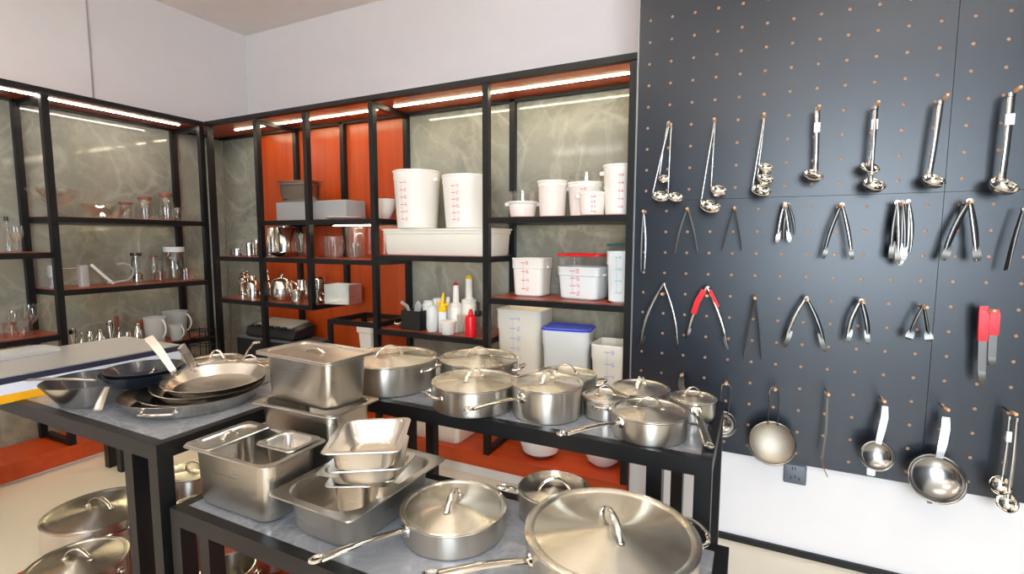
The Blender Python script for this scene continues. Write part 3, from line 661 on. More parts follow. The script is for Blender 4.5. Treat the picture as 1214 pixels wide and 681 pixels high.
pa, pb = W(841, 344), W(850, 364); G().strip([pa-t.location+Vector((.003, -.006, 0)), pb-t.location+Vector((.006, -.008, 0))], .014, .006, (0, -1, 0)).ob('red_grip', 'red', t)
tongs((895, 355), ((881, 426), (902, 426)), 'long dark pointed tweezers in the third row', 3, 'darksteel', name='tweezers', bow=.05)
tongs((956, 356), ((930, 411), (978, 416)), 'steel tongs with dark ridged tip in the third row', 6, 'tooldark', 'tool', tip=(.32, 1.2, 'darksteel'), bow=.16)
tongs((1021, 359), ((1004, 406), (1029, 407)), 'short steel tongs left of the flat ended pair', 6.5, 'tooldark', 'tool', tip=(.3, 1.1, 'tooldark'), bow=.25)
tongs((1095, 365), ((1076, 402), (1101, 404)), 'small dark tongs with wide flat ends', 3.5, 'darksteel', 'tooldark', tip=(.25, 3.2, 'tooldark'), bow=.08)
def red_tong(x0, y0, x1, y1, lb):
    a = W(x0, y0); t = thing('tongs', lb, 'tongs', a, 0, 'red handled tongs on one hook'); b = W(x1, y1)-a
    G().strip([b*0, b*.1+Vector((0, -.004, 0)), b*.45], .031, .014, (0, -1, 0), scale=[(.7, .8), (1, 1), (1, .95)]).ob('grip', 'red', t)
    G().strip([b*.44, b*.7, b*.86], .025, .005, (0, -1, 0)).ob('blade', 'tooldark', t)
    G().strip([b*.84, b*.92+Vector((0, -.004, 0)), b], .022, .007, (0, -1, 0), scale=[(1, 1), (1, 1.1), (1, .7)]).ob('tip', 'darksteel', t)
red_tong(1166, 363, 1163, 455, 'longer red handled steel tongs, left of two on one hook')
red_tong(1179, 367, 1175, 434, 'shorter red handled steel tongs, right of two on one hook')

def strainer(hp, top, c, rx, ry, label, style, ym='mesh', depth=.6):
    a = W(*top); cc = W(c[0], c[1], YT-.03)-a; R = (W(c[0]+rx, c[1]).x-W(c[0]-rx, c[1]).x)/2*.96
    t = thing('strainer', label, 'strainer', a, 0, 'strainers in the lowest pegboard row')
    ax = Vector((.05, -.95, .22)).normalized() if ry/rx > .8 else Vector((.0, -.9, .40)).normalized()
    rim = cc + Vector((0, 0, R))
    if style == 'wire':
        g = G(); s = .020
        pts = [rim+Vector((-s, 0, -.01)), Vector((-s, -.002, -.03)), Vector((-s, -.002, -.012))] + [Vector((s*cos(u), -.002, -.012+s*sin(u))) for u in [pi-pi*i/8 for i in range(1, 8)]] + [Vector((s, -.002, -.012)), Vector((s, -.002, -.03)), rim+Vector((s, 0, -.01))]
        g.tube(pts, .003, 8); g.ob('wire_handle', 'tool', t)
    else:
        mm = 'label' if style == 'white' else 'tool'
        g = G().strip([Vector((0, 0, .008)), Vector((0, -.006, -.04)), rim*.6+Vector((.002, -.006, 0)), rim+Vector((0, 0, -.005))], .026 if style == 'white' else .030, .008, (0, -1, 0), scale=[(1, .8), (1, 1), (1, 1), (1, .8)])
        g.ob('handle', mm, t)
    g = G().tube([(R*cos(2*pi*i/40), R*sin(2*pi*i/40), 0) for i in range(40)], .0042, 8, closed=True)
    q = Vector((0, 0, 1)).rotation_difference(ax).to_matrix().to_4x4()
    g.tf(Matrix.Translation(cc) @ q).ob('rim', 'tool', t)
    pr = [(0, -R*depth)] + [(R*sin(u), -R*depth*cos(u)) for u in [i/10*pi/2 for i in range(1, 11)]]
    if style == 'cone': pr = [(0, -R*.5), (R*.5, -R*.46), (R*.56, -R*.42), (R*.98, -.002), (R, 0)]
    G().lathe(pr, 40, cc, ax).ob('basket', ym, t)
    return t, cc, R
strainer((861, 456), (861, 457), (857, 503), 16, 16, 'small wire handled strainer just right of the tall table corner', 'wire', 'tool', .8)
strainer((919, 463), (918, 462), (915, 526), 29, 28, 'large round mesh strainer with wire handle above the grey socket', 'wire', 'mesh', .35)
t, cc, R = strainer((1048, 477), (1049, 484), (1040, 541), 21, 18, 'round strainer with flat white handle in the lowest row', 'white', 'tool', .5)
G().rbox(.03, .012, -.02, .012, .004).ob('hanging_tag', 'label', t, cc+Vector((-.02, -.012, -R-.006)))
t, cc, R = strainer((1123, 487), (1121, 497), (1111, 568), 36, 26, 'large cone shaped strainer with flat steel handle in the lowest row', 'flat', 'tool', .5)
G().box(-.008, .008, -.004, .004, -.05, 0).ob('rest_hook', 'tooldark', t, cc+Vector((-.012, .02, -R*.72)))
strainer((808, 446), (808, 448), (812, 492), 13, 13, 'small strainer hanging behind the corner saucepan, only its handle showing', 'flat', 'tool', .6)
a = W(981, 472); t = thing('needle', 'thin dark stick with a reddish cord hanging above the white wall', 'tool', a)
b = W(974, 546)-a; G().strip([b*0, b*.5+Vector((.006, -.004, 0)), b], .009, .005, (0, -1, 0)).ob('shaft', 'darksteel', t)
G().tube([b*.97, b+Vector((.008, -.004, -.03)), W(981, 566)-a], .002, 6).ob('cord', 'lidwood', t)
for k, (tp, e, c, r, lb) in enumerate((((1197, 498), (1189, 566), (1186, 576), 14, 'slotted spoon with bright round bowl, upper of the pair at the right edge'), ((1206, 500), (1196, 586), (1194, 597), 14, 'slotted spoon hanging lowest at the right edge of the pegboard'))):
    ladle(tp, e, c, r, lb, .014, 'spoons at the right end of the lowest row', tag_=(k == 0), dy=.01*k, ax=(.1, -.92, .35))

# grey wall socket
o = atY(942.5, 562.5, YP+.012)
t = thing('wall_socket', 'square grey wall socket on the white wall under the large round strainer', 'socket', (o.x, YP+.02, o.z))
G().rbox(.094, .094, 0, .012, .006, .003).tf(Matrix.Rotation(pi/2, 4, 'X')).ob('cover_plate', 'outlet', t)
g = G()
for x, z, an in ((0, .028, 0), (-.012, .028, 0), (-.017, -.018, .5), (.017, -.018, -.5), (0, -.01, 0)):
    g.box(x-.002, x+.002, -.0135, -.0115, z-.007, z+.007)
g.ob('slots', 'black', t)

# ------------------------------------------------------------------ white containers in the back unit
SEG = {'0': 'abcdef', '1': 'bc', '2': 'abged', '4': 'fgbc', '6': 'afgedc', '8': 'abcdefg', '3': 'abgcd', '5': 'afgcd'}
def marks(g, mp, h0, h1, n, wid, digits='2468'):
    """graduation: scale line, ticks and numerals mapped on the wall by mp(u, z)"""
    def quad(u0, u1, z0, z1):
        k = 3; us = [u0+(u1-u0)*i/k for i in range(k+1)]
        g.add([mp(u, z0) for u in us]+[mp(u, z1) for u in us], [(i, i+1, k+2+i, k+1+i) for i in range(k)])
    quad(-.0008, .0008, h0, h1)
    for i in range(n):
        z = h0+(h1-h0)*i/(n-1); quad(-wid*.2, wid*.2, z-.0022, z+.0022)
        q = wid*.15; x0 = wid*.3
        for s_ in SEG[digits[i % len(digits)]]:
            u0, u1, z0, z1 = {'a': (0, 1, 2, 2), 'b': (1, 1, 1, 2), 'c': (1, 1, 0, 1), 'd': (0, 1, 0, 0), 'e': (0, 0, 0, 1), 'f': (0, 0, 1, 2), 'g': (0, 1, 1, 1)}[s_]
            quad(x0+u0*q-.0014, x0+u1*q+.0014, z+(z0-1)*q*.8-.0014, z+(z1-1)*q*.8+.0014)
def bucket(x0, x1, yt, Y, zs, label, group, m='white', mk='redmark', mx=0, ears=True, clearcap=0, taper=.86, facing=None, n=5):
    """round food bucket: pixels give rim width and height"""
    a, b = atY(x0, yt, Y), atY(x1, yt, Y); X = (a.x+b.x)/2; hh = a.z-zs
    cs = Vector((X, Y)).normalized(); dist = Vector((X, Y)).length
    d0, _ = hdir(x0, yt); d1, _ = hdir(x1, yt); r = dist*sin(.5*math.acos(d0.dot(d1)))
    t = thing('food_bucket', label, 'bucket', (X, Y, zs), 0, group)
    rb = r*taper; hb = hh-clearcap
    R = lambda z: rb+(r-rb)*z/hb
    G().lathe([(0, 0), (rb-.008, 0), (rb, .006), (R(hb*.84), hb*.84), (R(hb*.86)+.003, hb*.86), (r, hb-.012), (r+.005, hb-.010), (r+.005, hb), (r-.002, hb), (R(hb*.8)-.003, hb*.8), (rb-.004, .02), (0, .012)], 48).ob('bucket_body', m, t)
    f = math.atan2(-Y, -X) + mx
    if ears:
        for s_ in (-1, 1):
            an = f+s_*pi/2; c = Vector((cos(an)*(R(hb*.85)+.010), sin(an)*(R(hb*.85)+.010), hb*.84))
            G().lathe([(0, -.012), (.012, -.010), (.015, 0), (.012, .010), (0, .012)], 14, c).ob('grip', m, t)
    if mk:
        g = G(); marks(g, lambda u, z: ((R(z)+.001)*cos(f+u/R(z)), (R(z)+.001)*sin(f+u/R(z)), z), hb*.16, hb*.78, n, r*.5)
        g.ob('graduation', mk, t, smooth=False)
    if clearcap:
        G().lathe([(r*.97, hb), (r*.97, hh-.012), (r*1.02, hh-.01), (r*1.02, hh), (r*.96, hh), (r*.955, hb+.002)], 48).ob('clear_tub', 'poly', t)
    return t
GB = 'round white buckets on the shelves'
# on the long white box
zb = 1.397; bxY = 2.80
def pxbox(x0, x1, yt, Y, zs):
    a, b = atY(x0, yt, Y), atY(x1, yt, Y); return (a.x+b.x)/2, b.x-a.x, a.z-zs
X, wd_, hh = pxbox(456, 588, 272, 2.70, 1.40)
t = thing('storage_box', 'long white storage box on the middle shelf carrying two tall buckets', 'box', (X, 2.80, 1.40))
hbox = 1.40+hh
G().rr([(wd_-.05, .24, .03, 0), (wd_-.035, .255, .03, .012), (wd_-.022, .27, .03, hh-.035), (wd_-.012, .28, .03, hh-.03), (wd_-.012, .28, .03, hh-.012), (wd_, .30, .03, hh-.010), (wd_, .30, .03, hh), (wd_-.02, .28, .03, hh+.001)]).ob('box_body', 'ivory', t)
bucket(467, 523, 206, 2.76, hbox+.002, 'left of two tall white buckets standing on the long white box', GB, mx=-.75, n=6)
bucket(525, 583, 211, 2.79, hbox+.002, 'right of two tall white buckets standing on the long white box', GB, mx=-.6, n=6)
zs = 1.636
bucket(603, 637, 228.5, 2.80, zs, 'small white bucket with a clear tub on it, top shelf right bay', GB, mk=None, clearcap=.06)
bucket(638, 673, 216, 2.82, zs, 'plain white bucket without marks on the top shelf', GB, mk=None, ears=False)
bucket(674, 717, 208, 2.86, zs, 'white bucket under a wide clear tub, behind a smaller bucket on the top shelf', GB, clearcap=.05, mx=-.25)
bucket(687, 719, 229, 2.73, zs, 'small white bucket in front of the one with the clear tub', GB, mx=-.05, n=4)
bucket(716, 753, 197.5, 2.75, zs, 'large white bucket at the right end of the top shelf, partly behind the post', GB, mx=.05)
def tub(x0, x1, yt, Y, zs, dep, label, m='milk', mk='redmark', capm=None, clearh=0, rz=0, taper=.9, n=4, ears=True, lidm=None, facex=-.1):
    X, w, hh = pxbox(x0, x1, yt, Y-dep/2, zs)
    t = thing('square_tub', label, 'tub', (X, Y, zs), rz, 'square food tubs in the right bay')
    hb = hh-clearh; d = dep
    wz = lambda z: (taper+(1-taper)*z/hb)
    g = G(); r = .03
    g.rr([(w*taper-.02, d*taper-.02, r, 0), (w*taper, d*taper, r, .01), (w*wz(hb*.72), d*wz(hb*.72), r, hb*.72), (w*wz(hb*.74)+.008, d*wz(hb*.74)+.008, r, hb*.74), (w*.99+.006, d*.99+.006, r, hb-.012), (w+.006, d+.006, r, hb-.01), (w+.006, d+.006, r, hb), (w-.008, d-.008, r, hb), (w*taper-.004, d*taper-.004, r, .03), (w*taper-.03, d*taper-.03, r, .014)]).ob('tub_body', m, t)
    if ears:
        for q in (-1, 1): G().rbox(.02, d*.3, -.006, .006, .006, .003, (q*(w/2+.008), 0)).ob('grip', m, t, (0, 0, hb*.76))
    if mk:
        g = G(); marks(g, lambda u, z: (facex*w+u, -d*wz(z)/2-.0035*(z < hb*.72)-.009*(z >= hb*.72), z), hb*.2, hb*.88, n, w*.34); g.ob('graduation', mk, t, smooth=False)
    if clearh:
        G().rr([(w*.95, d*.95, r, hb), (w*.97, d*.97, r, hh-.014)], False, False).ob('clear_tub', 'poly', t)
    if lidm:
        G().rr([(w*1.0, d*1.0, r, hh-.014), (w*1.06, d*1.06, r, hh-.012), (w*1.06, d*1.06, r, hh-.004), (w*1.02, d*1.02, r, hh), (w*.9, d*.9, r, hh), (w*.88, d*.88, r, hh-.004)]).ob('lid', lidm, t)
    return t
zm = 1.156
tub(606, 643, 306, 2.84, zm, .18, 'white square tub with red scale at the left of the middle right shelf', 'white')
tub(661, 713, 301, 2.83, zm, .2, 'square tub with flat red lid on the middle right shelf', 'milk', clearh=.075, lidm='red', rz=-.12)
tub(719, 752, 289, 2.78, zm, .2, 'stacked square tubs with dark green lid at the right end of the middle shelf', 'milk', 'greenmark', clearh=.04, lidm='green')
zq = .624
tub(588, 640, 366, 2.82, zq, .22, 'tallest white square tub with blue scale below the middle right shelf', 'ivory', 'bluemark', n=6)
tub(641, 695, 388, 2.735, zq, .2, 'square tub with bright blue lid between two white tubs', 'milk', None, lidm='blue', rz=.1)
tub(700, 752, 408, 2.74, zq, .22, 'open white square tub with blue scale right of the blue lidded tub', 'ivory', 'bluemark', n=4)
# containers on the base board, seen under the right table
t = tag(G().rr([(.34, .26, .03, 0), (.36, .28, .03, .012), (.38, .3, .03, .13), (.40, .32, .03, .14), (.40, .32, .03, .15)]).ob('storage_box', 'ivory', loc=(-1.86, 2.79, .171)), 'cream rectangular box on the red base, seen under the right table', 'box')
for x0, x1, yb, lb in ((600, 668, 545, 'left round white bowl on the red base, seen under the right table'), (682, 738, 556, 'right round white bowl on the red base, seen under the right table')):
    p = atZ((x0+x1)/2, yb, .171); r = .13 if x0 < 650 else .11
    tag(G().lathe([(0, 0), (r*.5, 0), (r*.85, .03), (r, .09), (r+.008, .17), (r, .17), (r*.9, .09), (0, .02)], 40).ob('mixing_bowl', 'ceramic', loc=(p.x, p.y+r*.7, .171)), lb, 'bowl', 'round bowls on the red base')

# ------------------------------------------------------------------ bottle shelf
zs = .896
def put(x0, x1, yt, Y, zs_=None):
    z = zs if zs_ is None else zs_
    a, b = atY(x0, yt, Y), atY(x1, yt, Y)
    dist = (a+b).length/2; return (a.x+b.x)/2, (b.x-a.x)*.5*.96, a.z-z
X, r, h = put(479, 502, 367, 2.70)
t = thing('utensil_box', 'black square box of small utensils on the bottle shelf', 'box', (X, 2.72, zs)); G().rr([(2*r-.004, .12, .006, 0), (2*r, .124, .006, h), (2*r-.012, .112, .006, h), (2*r-.014, .11, .006, .01)]).ob('box_body', 'rubber', t)
tag(G().strip([(0, 0, .03), (-.05, 0, h+.01), (-.10, .0, h+.035)], .022, .006, (0, -1, 0)).ob('spatula', 'milkclear', loc=(X-.02, 2.72, zs+.012)), 'frosted plastic spatula leaning out of the black utensil box', 'spatula')
tag(G().strip([(0, 0, .03), (.02, .01, h+.02), (.03, .02, h+.03)], .05, .004, (0, -1, 0)).ob('scraper', 'milkclear', loc=(X-.01, 2.73, zs+.012)), 'clear plastic scraper standing in the black utensil box', 'scraper')
tag(G().lathe([(0, 0), (.03, 0), (.012, .02), (.01, .05), (.02, .055), (0, .06)], 20, (0, 0, .024), (-.9, -.3, .12)).ob('nozzle', 'polished', loc=(X-.10, 2.70, zs)), 'shiny steel nozzle lying left of the black utensil box', 'nozzle')
def bottle(x0, x1, yt, Y, label, m, prof, parts=(), name='squeeze_bottle', cat='bottle', group='bottles on the low middle shelf'):
    X, r, h = put(x0, x1, yt, Y); t = thing(name, label, cat, (X, Y, zs), 0, group)
    G().lathe([(a*r, b*h) for a, b in prof], 28).ob('bottle_body', m, t)
    for nm, mm, pf in parts: G().lathe([(a*r, b*h) for a, b in pf], 20).ob(nm, mm, t)
    return t
CYL = [(0, 0), (.85, 0), (.95, .02), (1, .1), (1, .85), (.9, .9), (.8, .92), (.8, 1), (.7, 1), (0, .99)]
JUG = [(0, 0), (.9, 0), (1, .03), (1, .46), (.92, .5), (.6, .52), (.6, .54), (0, .54)]
NECK = [(.95, .5), (1, .52), (1, .57), (.62, .58), (.5, .6), (.44, .94), (.40, .945), (0, .95)]
bottle(502, 515, 356, 2.78, 'tall milky bottle behind the shorter one next to the black box', 'milk', CYL)
bottle(507, 518, 362, 2.69, 'shorter milky bottle in front, next to the black box', 'milk', CYL)
bottle(513, 527, 353, 2.84, 'tall milky bottle behind the yellow topped bottle', 'milk', CYL)
t = bottle(520, 529, 352, 2.72, 'white squeeze bottle with bright yellow star shaped top', 'milk', [(0, 0), (.9, 0), (1, .03), (1, .55), (.8, .6), (0, .6)])
hY = t.location; X, r, h = put(520, 529, 350, 2.72)
g = G()
for i, (an, ln) in enumerate(((.1, .5), (1.3, .3), (-1.2, .3), (2.4, .22), (-2.3, .22))):
    d = Vector((sin(an), 0, cos(an))); g.tube([Vector((0, 0, h*.72)), Vector((0, 0, h*.72))+d*(h*ln*.5), Vector((0, 0, h*.72))+d*(h*ln*.72)], .012, 8, scale=[1.3, .9, .35])
g.lathe([(r*1.05, h*.56), (r*1.1, h*.66), (.012, h*.76), (0, h*.77)], 16).ob('star_cap', 'yellow', t)
bottle(527, 535, 352, 2.80, 'slim white bottle behind the round white cup', 'milk', [(0, 0), (.9, 0), (1, .03), (1, .6), (.6, .75), (.5, 1), (0, 1)])
bottle(523, 539, 380, 2.66, 'round white plastic cup at the front of the bottle shelf', 'white', [(0, 0), (.78, 0), (.82, .04), (.95, .85), (1.05, .86), (1.05, 1), (.95, 1), (0, .96)], name='plastic_cup', cat='cup')
bottle(534, 547, 334, 2.76, 'white pouring jug with red spout', 'white', JUG, (('neck', 'white', NECK), ('spout', 'crimson', [(.46, .93), (.46, .96), (.1, 1), (0, 1)])), name='pouring_jug')
bottle(548, 564, 326, 2.82, 'white pouring jug with yellow spout, tallest on the bottle shelf', 'ivory', JUG, (('neck', 'ivory', NECK), ('spout', 'yellow', [(.46, .93), (.46, .96), (.1, 1), (0, 1)])), name='pouring_jug')
bottle(542, 552, 373, 2.70, 'small clear glass with dark rim left of the red bottle', 'poly', [(.8, 0), (.9, .1), (1, .95), (1.1, .96), (1.1, 1), (0.95, 1), (.8, .1), (0, .05)], name='glass_tumbler', cat='glass')
bottle(552, 564, 366, 2.65, 'bright red squeeze bottle at the front of the bottle shelf', 'red', [(0, 0), (.9, 0), (1, .02), (1, .66), (.9, .74), (.45, .8), (.4, .86), (.22, .99), (0, 1)])
bottle(562, 571, 358, 2.75, 'black topped clear bottle beside the right post of the bottle shelf', 'poly', [(0, 0), (1, 0), (1, .55), (.5, .6), (0, .6)], (('pump_cap', 'rubber', [(.7, .56), (.8, .6), (.8, .72), (.35, .74), (.35, 1), (0, 1)]),), name='pump_bottle')
t = thing('glass_pitcher', 'clear glass jug with wire handle half hidden behind the post', 'jug', (atY(580, 390, 2.80).x, 2.80, zs), 0)
G().lathe([(0, 0), (.06, 0), (.062, .1), (.055, .14), (.052, .14), (.058, .1), (.056, .006), (0, .006)], 28).ob('jug_body', 'glass', t)
G().tube([(.056+.04*sin(pi*i/10), 0, .03+.08*i/10) for i in range(11)], .004).ob('jug_handle', 'glass', t)

# ------------------------------------------------------------------ left bays of the back unit
zs = 1.645
X, r, h = put(320, 407, 240, 2.66)
tag(G().rbox(2*r, .2, 0, h, .006, .004).ob('grey_box', 'greybox', loc=(X, 2.80, zs)), 'long flat grey box on the upper shelf against red wood, steel pan on it', 'box')
hb_ = zs+h
X, r, h = put(326, 363, 215, 2.70, hb_)
for k, lb in enumerate(('lower of two nested steel pans on the grey box', 'upper of two nested steel pans on the grey box')):
    t = thing('small_gastronorm_pan', lb, 'pan', (X, 2.79, hb_+.001+k*.024), .12*k, 'nested steel pans on the grey box'); gn(t, 2*r*1.02, .17, h-.03+.003*k, fl=.012, r=.025, m='steel')
X, r, h = put(387, 419, 248, 2.72); tag(G().lathe([(0, 0), (r*.6, 0), (r, .014), (r, .018), (r*.6, .006), (0, .005)], 40).ob('plate', 'ceramic', loc=(X, 2.76, zs)), 'white plate lying at the right of the upper shelf beside the grey box', 'plate')
X, r, h = put(442, 467, 237, 2.86); tag(G().lathe([(0, 0), (r*.45, 0), (r*.5, .006), (r*.85, h*.5), (r, h), (r*.96, h), (r*.8, h*.5), (0, .01)], 40).ob('bowl', 'ceramic', loc=(X, 2.86, zs)), 'small white bowl on the upper shelf left of the tall buckets', 'bowl')
zs = 1.365
GS = 'steel serving ware in the left bays'
def ware(name, cat, label, x0, x1, yt, Y, prof, m='ware', parts=(), group=GS, n=36, handle=None):
    X, r, h = put(x0, x1, yt, Y); t = thing(name, label, cat, (X, Y, zs), 0, group)
    G().lathe([(a*r, b*h) for a, b in prof], n).ob('vessel', m, t)
    for nm, mm, pf in parts: G().lathe([(a*r, b*h) for a, b in pf], n).ob(nm, mm, t)
    if handle:
        a, z0, z1, out, rad, mm = handle
        G().tube([(r*.96+out*r*sin(pi*i/12)**.7, 0, (z0+(z1-z0)*i/12)*h) for i in range(13)], rad, 8).ob('handle', mm, t, rz=a)
    return t
CUP = [(0, 0), (.92, 0), (1, .05), (1, .96), (1.06, .97), (1.06, 1), (.95, 1), (.92, .1), (0, .06)]
ware('steel_cup', 'cup', 'short steel cup at the left of the shelf below the corner', 276, 287, 295, 2.76, CUP)
ware('steel_cup', 'cup', 'taller steel cup second from the left below the corner', 290, 302, 288.5, 2.74, CUP)
ware('steel_cup', 'cup', 'steel creamer cup beside the left upright', 300, 309, 285, 2.84, CUP, handle=(-2.2, .3, .8, .6, .003, 'polished'))
ware('steel_cup', 'cup', 'small dark steel cup just right of the left upright', 311, 318, 295, 2.84, CUP, 'darksteel')
ware('coffee_pot', 'pot', 'tall steel coffee pot behind the steel bowl', 318, 328, 268, 2.88, [(0, 0), (1, 0), (1, .75), (.75, .93), (.4, .97), (0, 1)], handle=(2.8, .2, .85, .8, .005, 'darksteel'))
ware('coffee_press', 'pot', 'tallest steel press pot with domed cap behind the steel bowl', 328, 346, 259, 2.84, [(0, 0), (1, 0), (1, .72), (.92, .75), (.62, .76), (.62, .95), (.5, .99), (0, 1)], handle=(pi, .15, .7, .6, .006, 'polished'))
ware('steel_bowl', 'bowl', 'wide shallow steel bowl in front of the coffee pots', 324, 350, 298.5, 2.69, [(0, 0), (.4, 0), (.75, .4), (1, .95), (1, 1), (.95, 1), (.7, .42), (0, .1)])
t = ware('glass_tumbler', 'glass', 'clear tapered glass holding steel spoons beside the middle upright', 351, 363, 276, 2.76, [(0, 0), (.6, 0), (.65, .03), (1, .98), (.95, 1), (.6, .06), (0, .05)], 'glass')
lc = t.location
for k, (dx, lb) in enumerate(((-.016, 'steel spoon leaning left in the tapered glass'), (.008, 'steel spoon standing upright in the tapered glass'))):
    g = G().strip([(0, 0, .012), (dx*.5, 0, .12), (dx*1.4, 0, .17)], .007, .003, (0, -1, 0)); g.lathe([(0, -.004), (.016, 0), (0, .004)], 14, (dx*1.6, 0, .182), (0, -1, .3))
    tag(g.ob('spoon', 'polished', loc=(lc.x, lc.y+.008*k, zs)), lb, 'spoon', 'spoons in the tapered glass')
PITCH_ = [(0, 0), (.86, 0), (.9, .03), (1, .97), (1.03, 1), (.97, 1), (.86, .05), (0, .04)]
ware('clear_jug', 'jug', 'tapered clear jug left of the larger one, on the red shelf', 387, 404, 280.5, 2.78, PITCH_, 'poly', group='clear measuring jugs', handle=(.2, .3, .85, .35, .005, 'poly'))
ware('clear_jug', 'jug', 'largest clear measuring jug with loop handle on the left', 412, 431, 269.5, 2.86, PITCH_, 'poly', group='clear measuring jugs', handle=(pi+.2, .15, .85, .75, .005, 'poly'))
ware('clear_jug', 'jug', 'small clear measuring jug in front of the largest one', 414, 425, 288, 2.74, PITCH_, 'poly', group='clear measuring jugs', handle=(0, .15, .85, .75, .004, 'poly'))
tag(G().strip([(0, 0, .006), (.08, -.02, .008), (.16, -.02, .010)], .012, .004, (0, 0, 1)).lathe([(0, -.004), (.022, 0), (0, .006)], 16, (.18, -.02, .012)).ob('spoon', 'polished', loc=(atY(372, 305, 2.70).x, 2.70, zs+.001)), 'steel spoon lying on the shelf right of the middle upright', 'spoon')
X, r, h = put(444, 457, 272, 2.80, 1.40)
tag(G().rr([(2*r, .16, .01, 0), (2*r, .16, .01, h), (2*r-.006, .154, .01, h), (2*r-.008, .15, .01, .006)]).ob('clear_tub', 'pink', loc=(X, 2.80, 1.40)), 'clear pinkish tub squeezed left of the long white box', 'tub')
zs = 1.02
SH = [(0, 0), (1, 0), (1, .06), (.85, .1), (.8, .5), (.95, .55), (.95, .62), (.7, .66), (.72, .78), (.5, .84), (.3, .88), (.42, .94), (.3, .99), (0, 1)]
ware('cocktail_shaker', 'shaker', 'tall steel shaker at the left end of the lowest corner shelf', 283, 292, 323, 2.78, SH)
ware('cocktail_shaker', 'shaker', 'bright steel shaker close behind the leftmost one', 289, 296, 321, 2.86, SH)
ware('cocktail_shaker', 'shaker', 'shorter steel shaker with round cap third from the left', 294, 305, 326, 2.76, [(0, 0), (1, 0), (1, .55), (.7, .72), (.5, .76), (.55, .86), (.4, .97), (0, 1)])
ware('cocktail_shaker', 'shaker', 'ornate steel shaker with ball top right of the left upright', 309, 322, 320, 2.76, [(0, 0), (.6, 0), (.6, .1), (.9, .14), (.9, .24), (.6, .3), (.9, .38), (.7, .5), (.4, .58), (.55, .66), (.4, .78), (.3, .82), (.4, .9), (.3, .98), (0, 1)])
t = ware('teapot', 'teapot', 'round steel teapot with knob and side handle on the lowest corner shelf', 324, 343, 324, 2.74, [(0, 0), (.8, 0), (.95, .08), (1, .3), (.85, .7), (.6, .8), (.3, .83), (.14, .86), (.2, .93), (.12, .99), (0, 1)], 'steel', handle=(.3, .15, .72, .65, .006, 'polished'))
ware('steel_pitcher', 'jug', 'shiny steel pitcher right of the teapot', 351, 366, 331, 2.88, [(0, 0), (.9, 0), (1, .1), (.95, .5), (.7, .75), (.8, 1), (.74, 1), (0, .8)], handle=(2.6, .2, .9, .5, .005, 'polished'))
ware('steel_pan', 'pan', 'tiny steel saucepan at the front of the lowest corner shelf', 346, 359, 343, 2.68, [(0, 0), (.75, 0), (.8, .1), (.8, .8), (1.08, .84), (1.08, .92), (.2, 1), (0, 1)])
ware('steel_cup', 'cup', 'small steel cup just right of the middle upright on the lowest shelf', 369, 380, 343, 2.70, CUP, handle=(.2, .2, .8, .6, .004, 'polished'))
ware('steel_cup', 'cup', 'steel cup with dark cap at the back of the lowest shelf', 373, 384, 328, 2.90, [(0, 0), (1, 0), (1, .7), (1.1, .72), (1.1, .9), (.6, 1), (0, 1)])
X, r, h = put(386, 413, 337, 2.74)
t = thing('napkin_box', 'open steel box at the right end of the lowest corner shelf', 'box', (X, 2.80, zs), .15); g = G().box(-r, r, -.08, .08, 0, .004).box(-r, -r+.004, -.08, .08, .004, h).box(r-.004, r, -.08, .08, .004, h).box(-r, r, .076, .08, .004, h); g.ob('box_body', 'satin', t, smooth=False)

# scale on a black box
zb_ = .505
X0, X1 = atY(282, 405, 2.68).x, atY(362, 405, 2.68).x
t = thing('equipment_case', 'black case with grey top standing under the lowest corner shelf', 'case', ((X0+X1)/2, 2.80, zb_))
G().rbox(X1-X0, .26, 0, .185, .008, .004).ob('case_body', 'rubber', t); G().rbox(X1-X0+.006, .27, .185, .197, .01, .003).ob('case_top', 'outlet', t)
zs = zb_+.198; X, r, h = put(293, 352, 378, 2.72)
t = thing('kitchen_scale', 'black digital scale with silver plate and button row on the black case', 'scale', (X, 2.79, zs))
G().loft([[(x*r, y, z) for x, y, z in q] for q in (((-.9, -.09, 0), (.9, -.09, 0), (.9, .1, 0), (-.9, .1, 0)), ((-1, -.10, .02), (1, -.10, .02), (1, .11, .02), (-1, .11, .02)), ((-1, -.08, h*.55), (1, -.08, h*.55), (1, .11, h*.75), (-1, .11, h*.75)), ((-.9, -.04, h*.72), (.9, -.04, h*.72), (.92, .1, h*.9), (-.92, .1, h*.9)))]).ob('scale_body', 'rubber', t)
G().loft([[(x*r, y, z) for x, y, z in q] for q in (((-.72, -.07, h*.66), (.8, -.07, h*.66), (.86, .09, h*.92), (-.66, .09, h*.92)), ((-.72, -.07, h*.72), (.8, -.07, h*.72), (.86, .09, h), (-.66, .09, h)))]).ob('weighing_plate', 'grey', t)
for i in range(5): G().box(-.6*r+i*.27*r, -.6*r+i*.27*r+.15*r, -.082, -.066, h*.6, h*.745).ob('button', 'rubber', t, smooth=False)
# white things behind the tall pans, on the base of that bay
p = atY(430, 405, 2.72); tag(G().rr([(.10, .1, .01, 0), (.12, .12, .01, .2), (.14, .14, .01, .21), (.14, .14, .01, .26), (.1, .1, .01, .27)]).ob('folded_cloth', 'white', loc=(p.x, 2.80, .62)), 'white bundle in the open frame left of the bottle shelf', 'cloth')

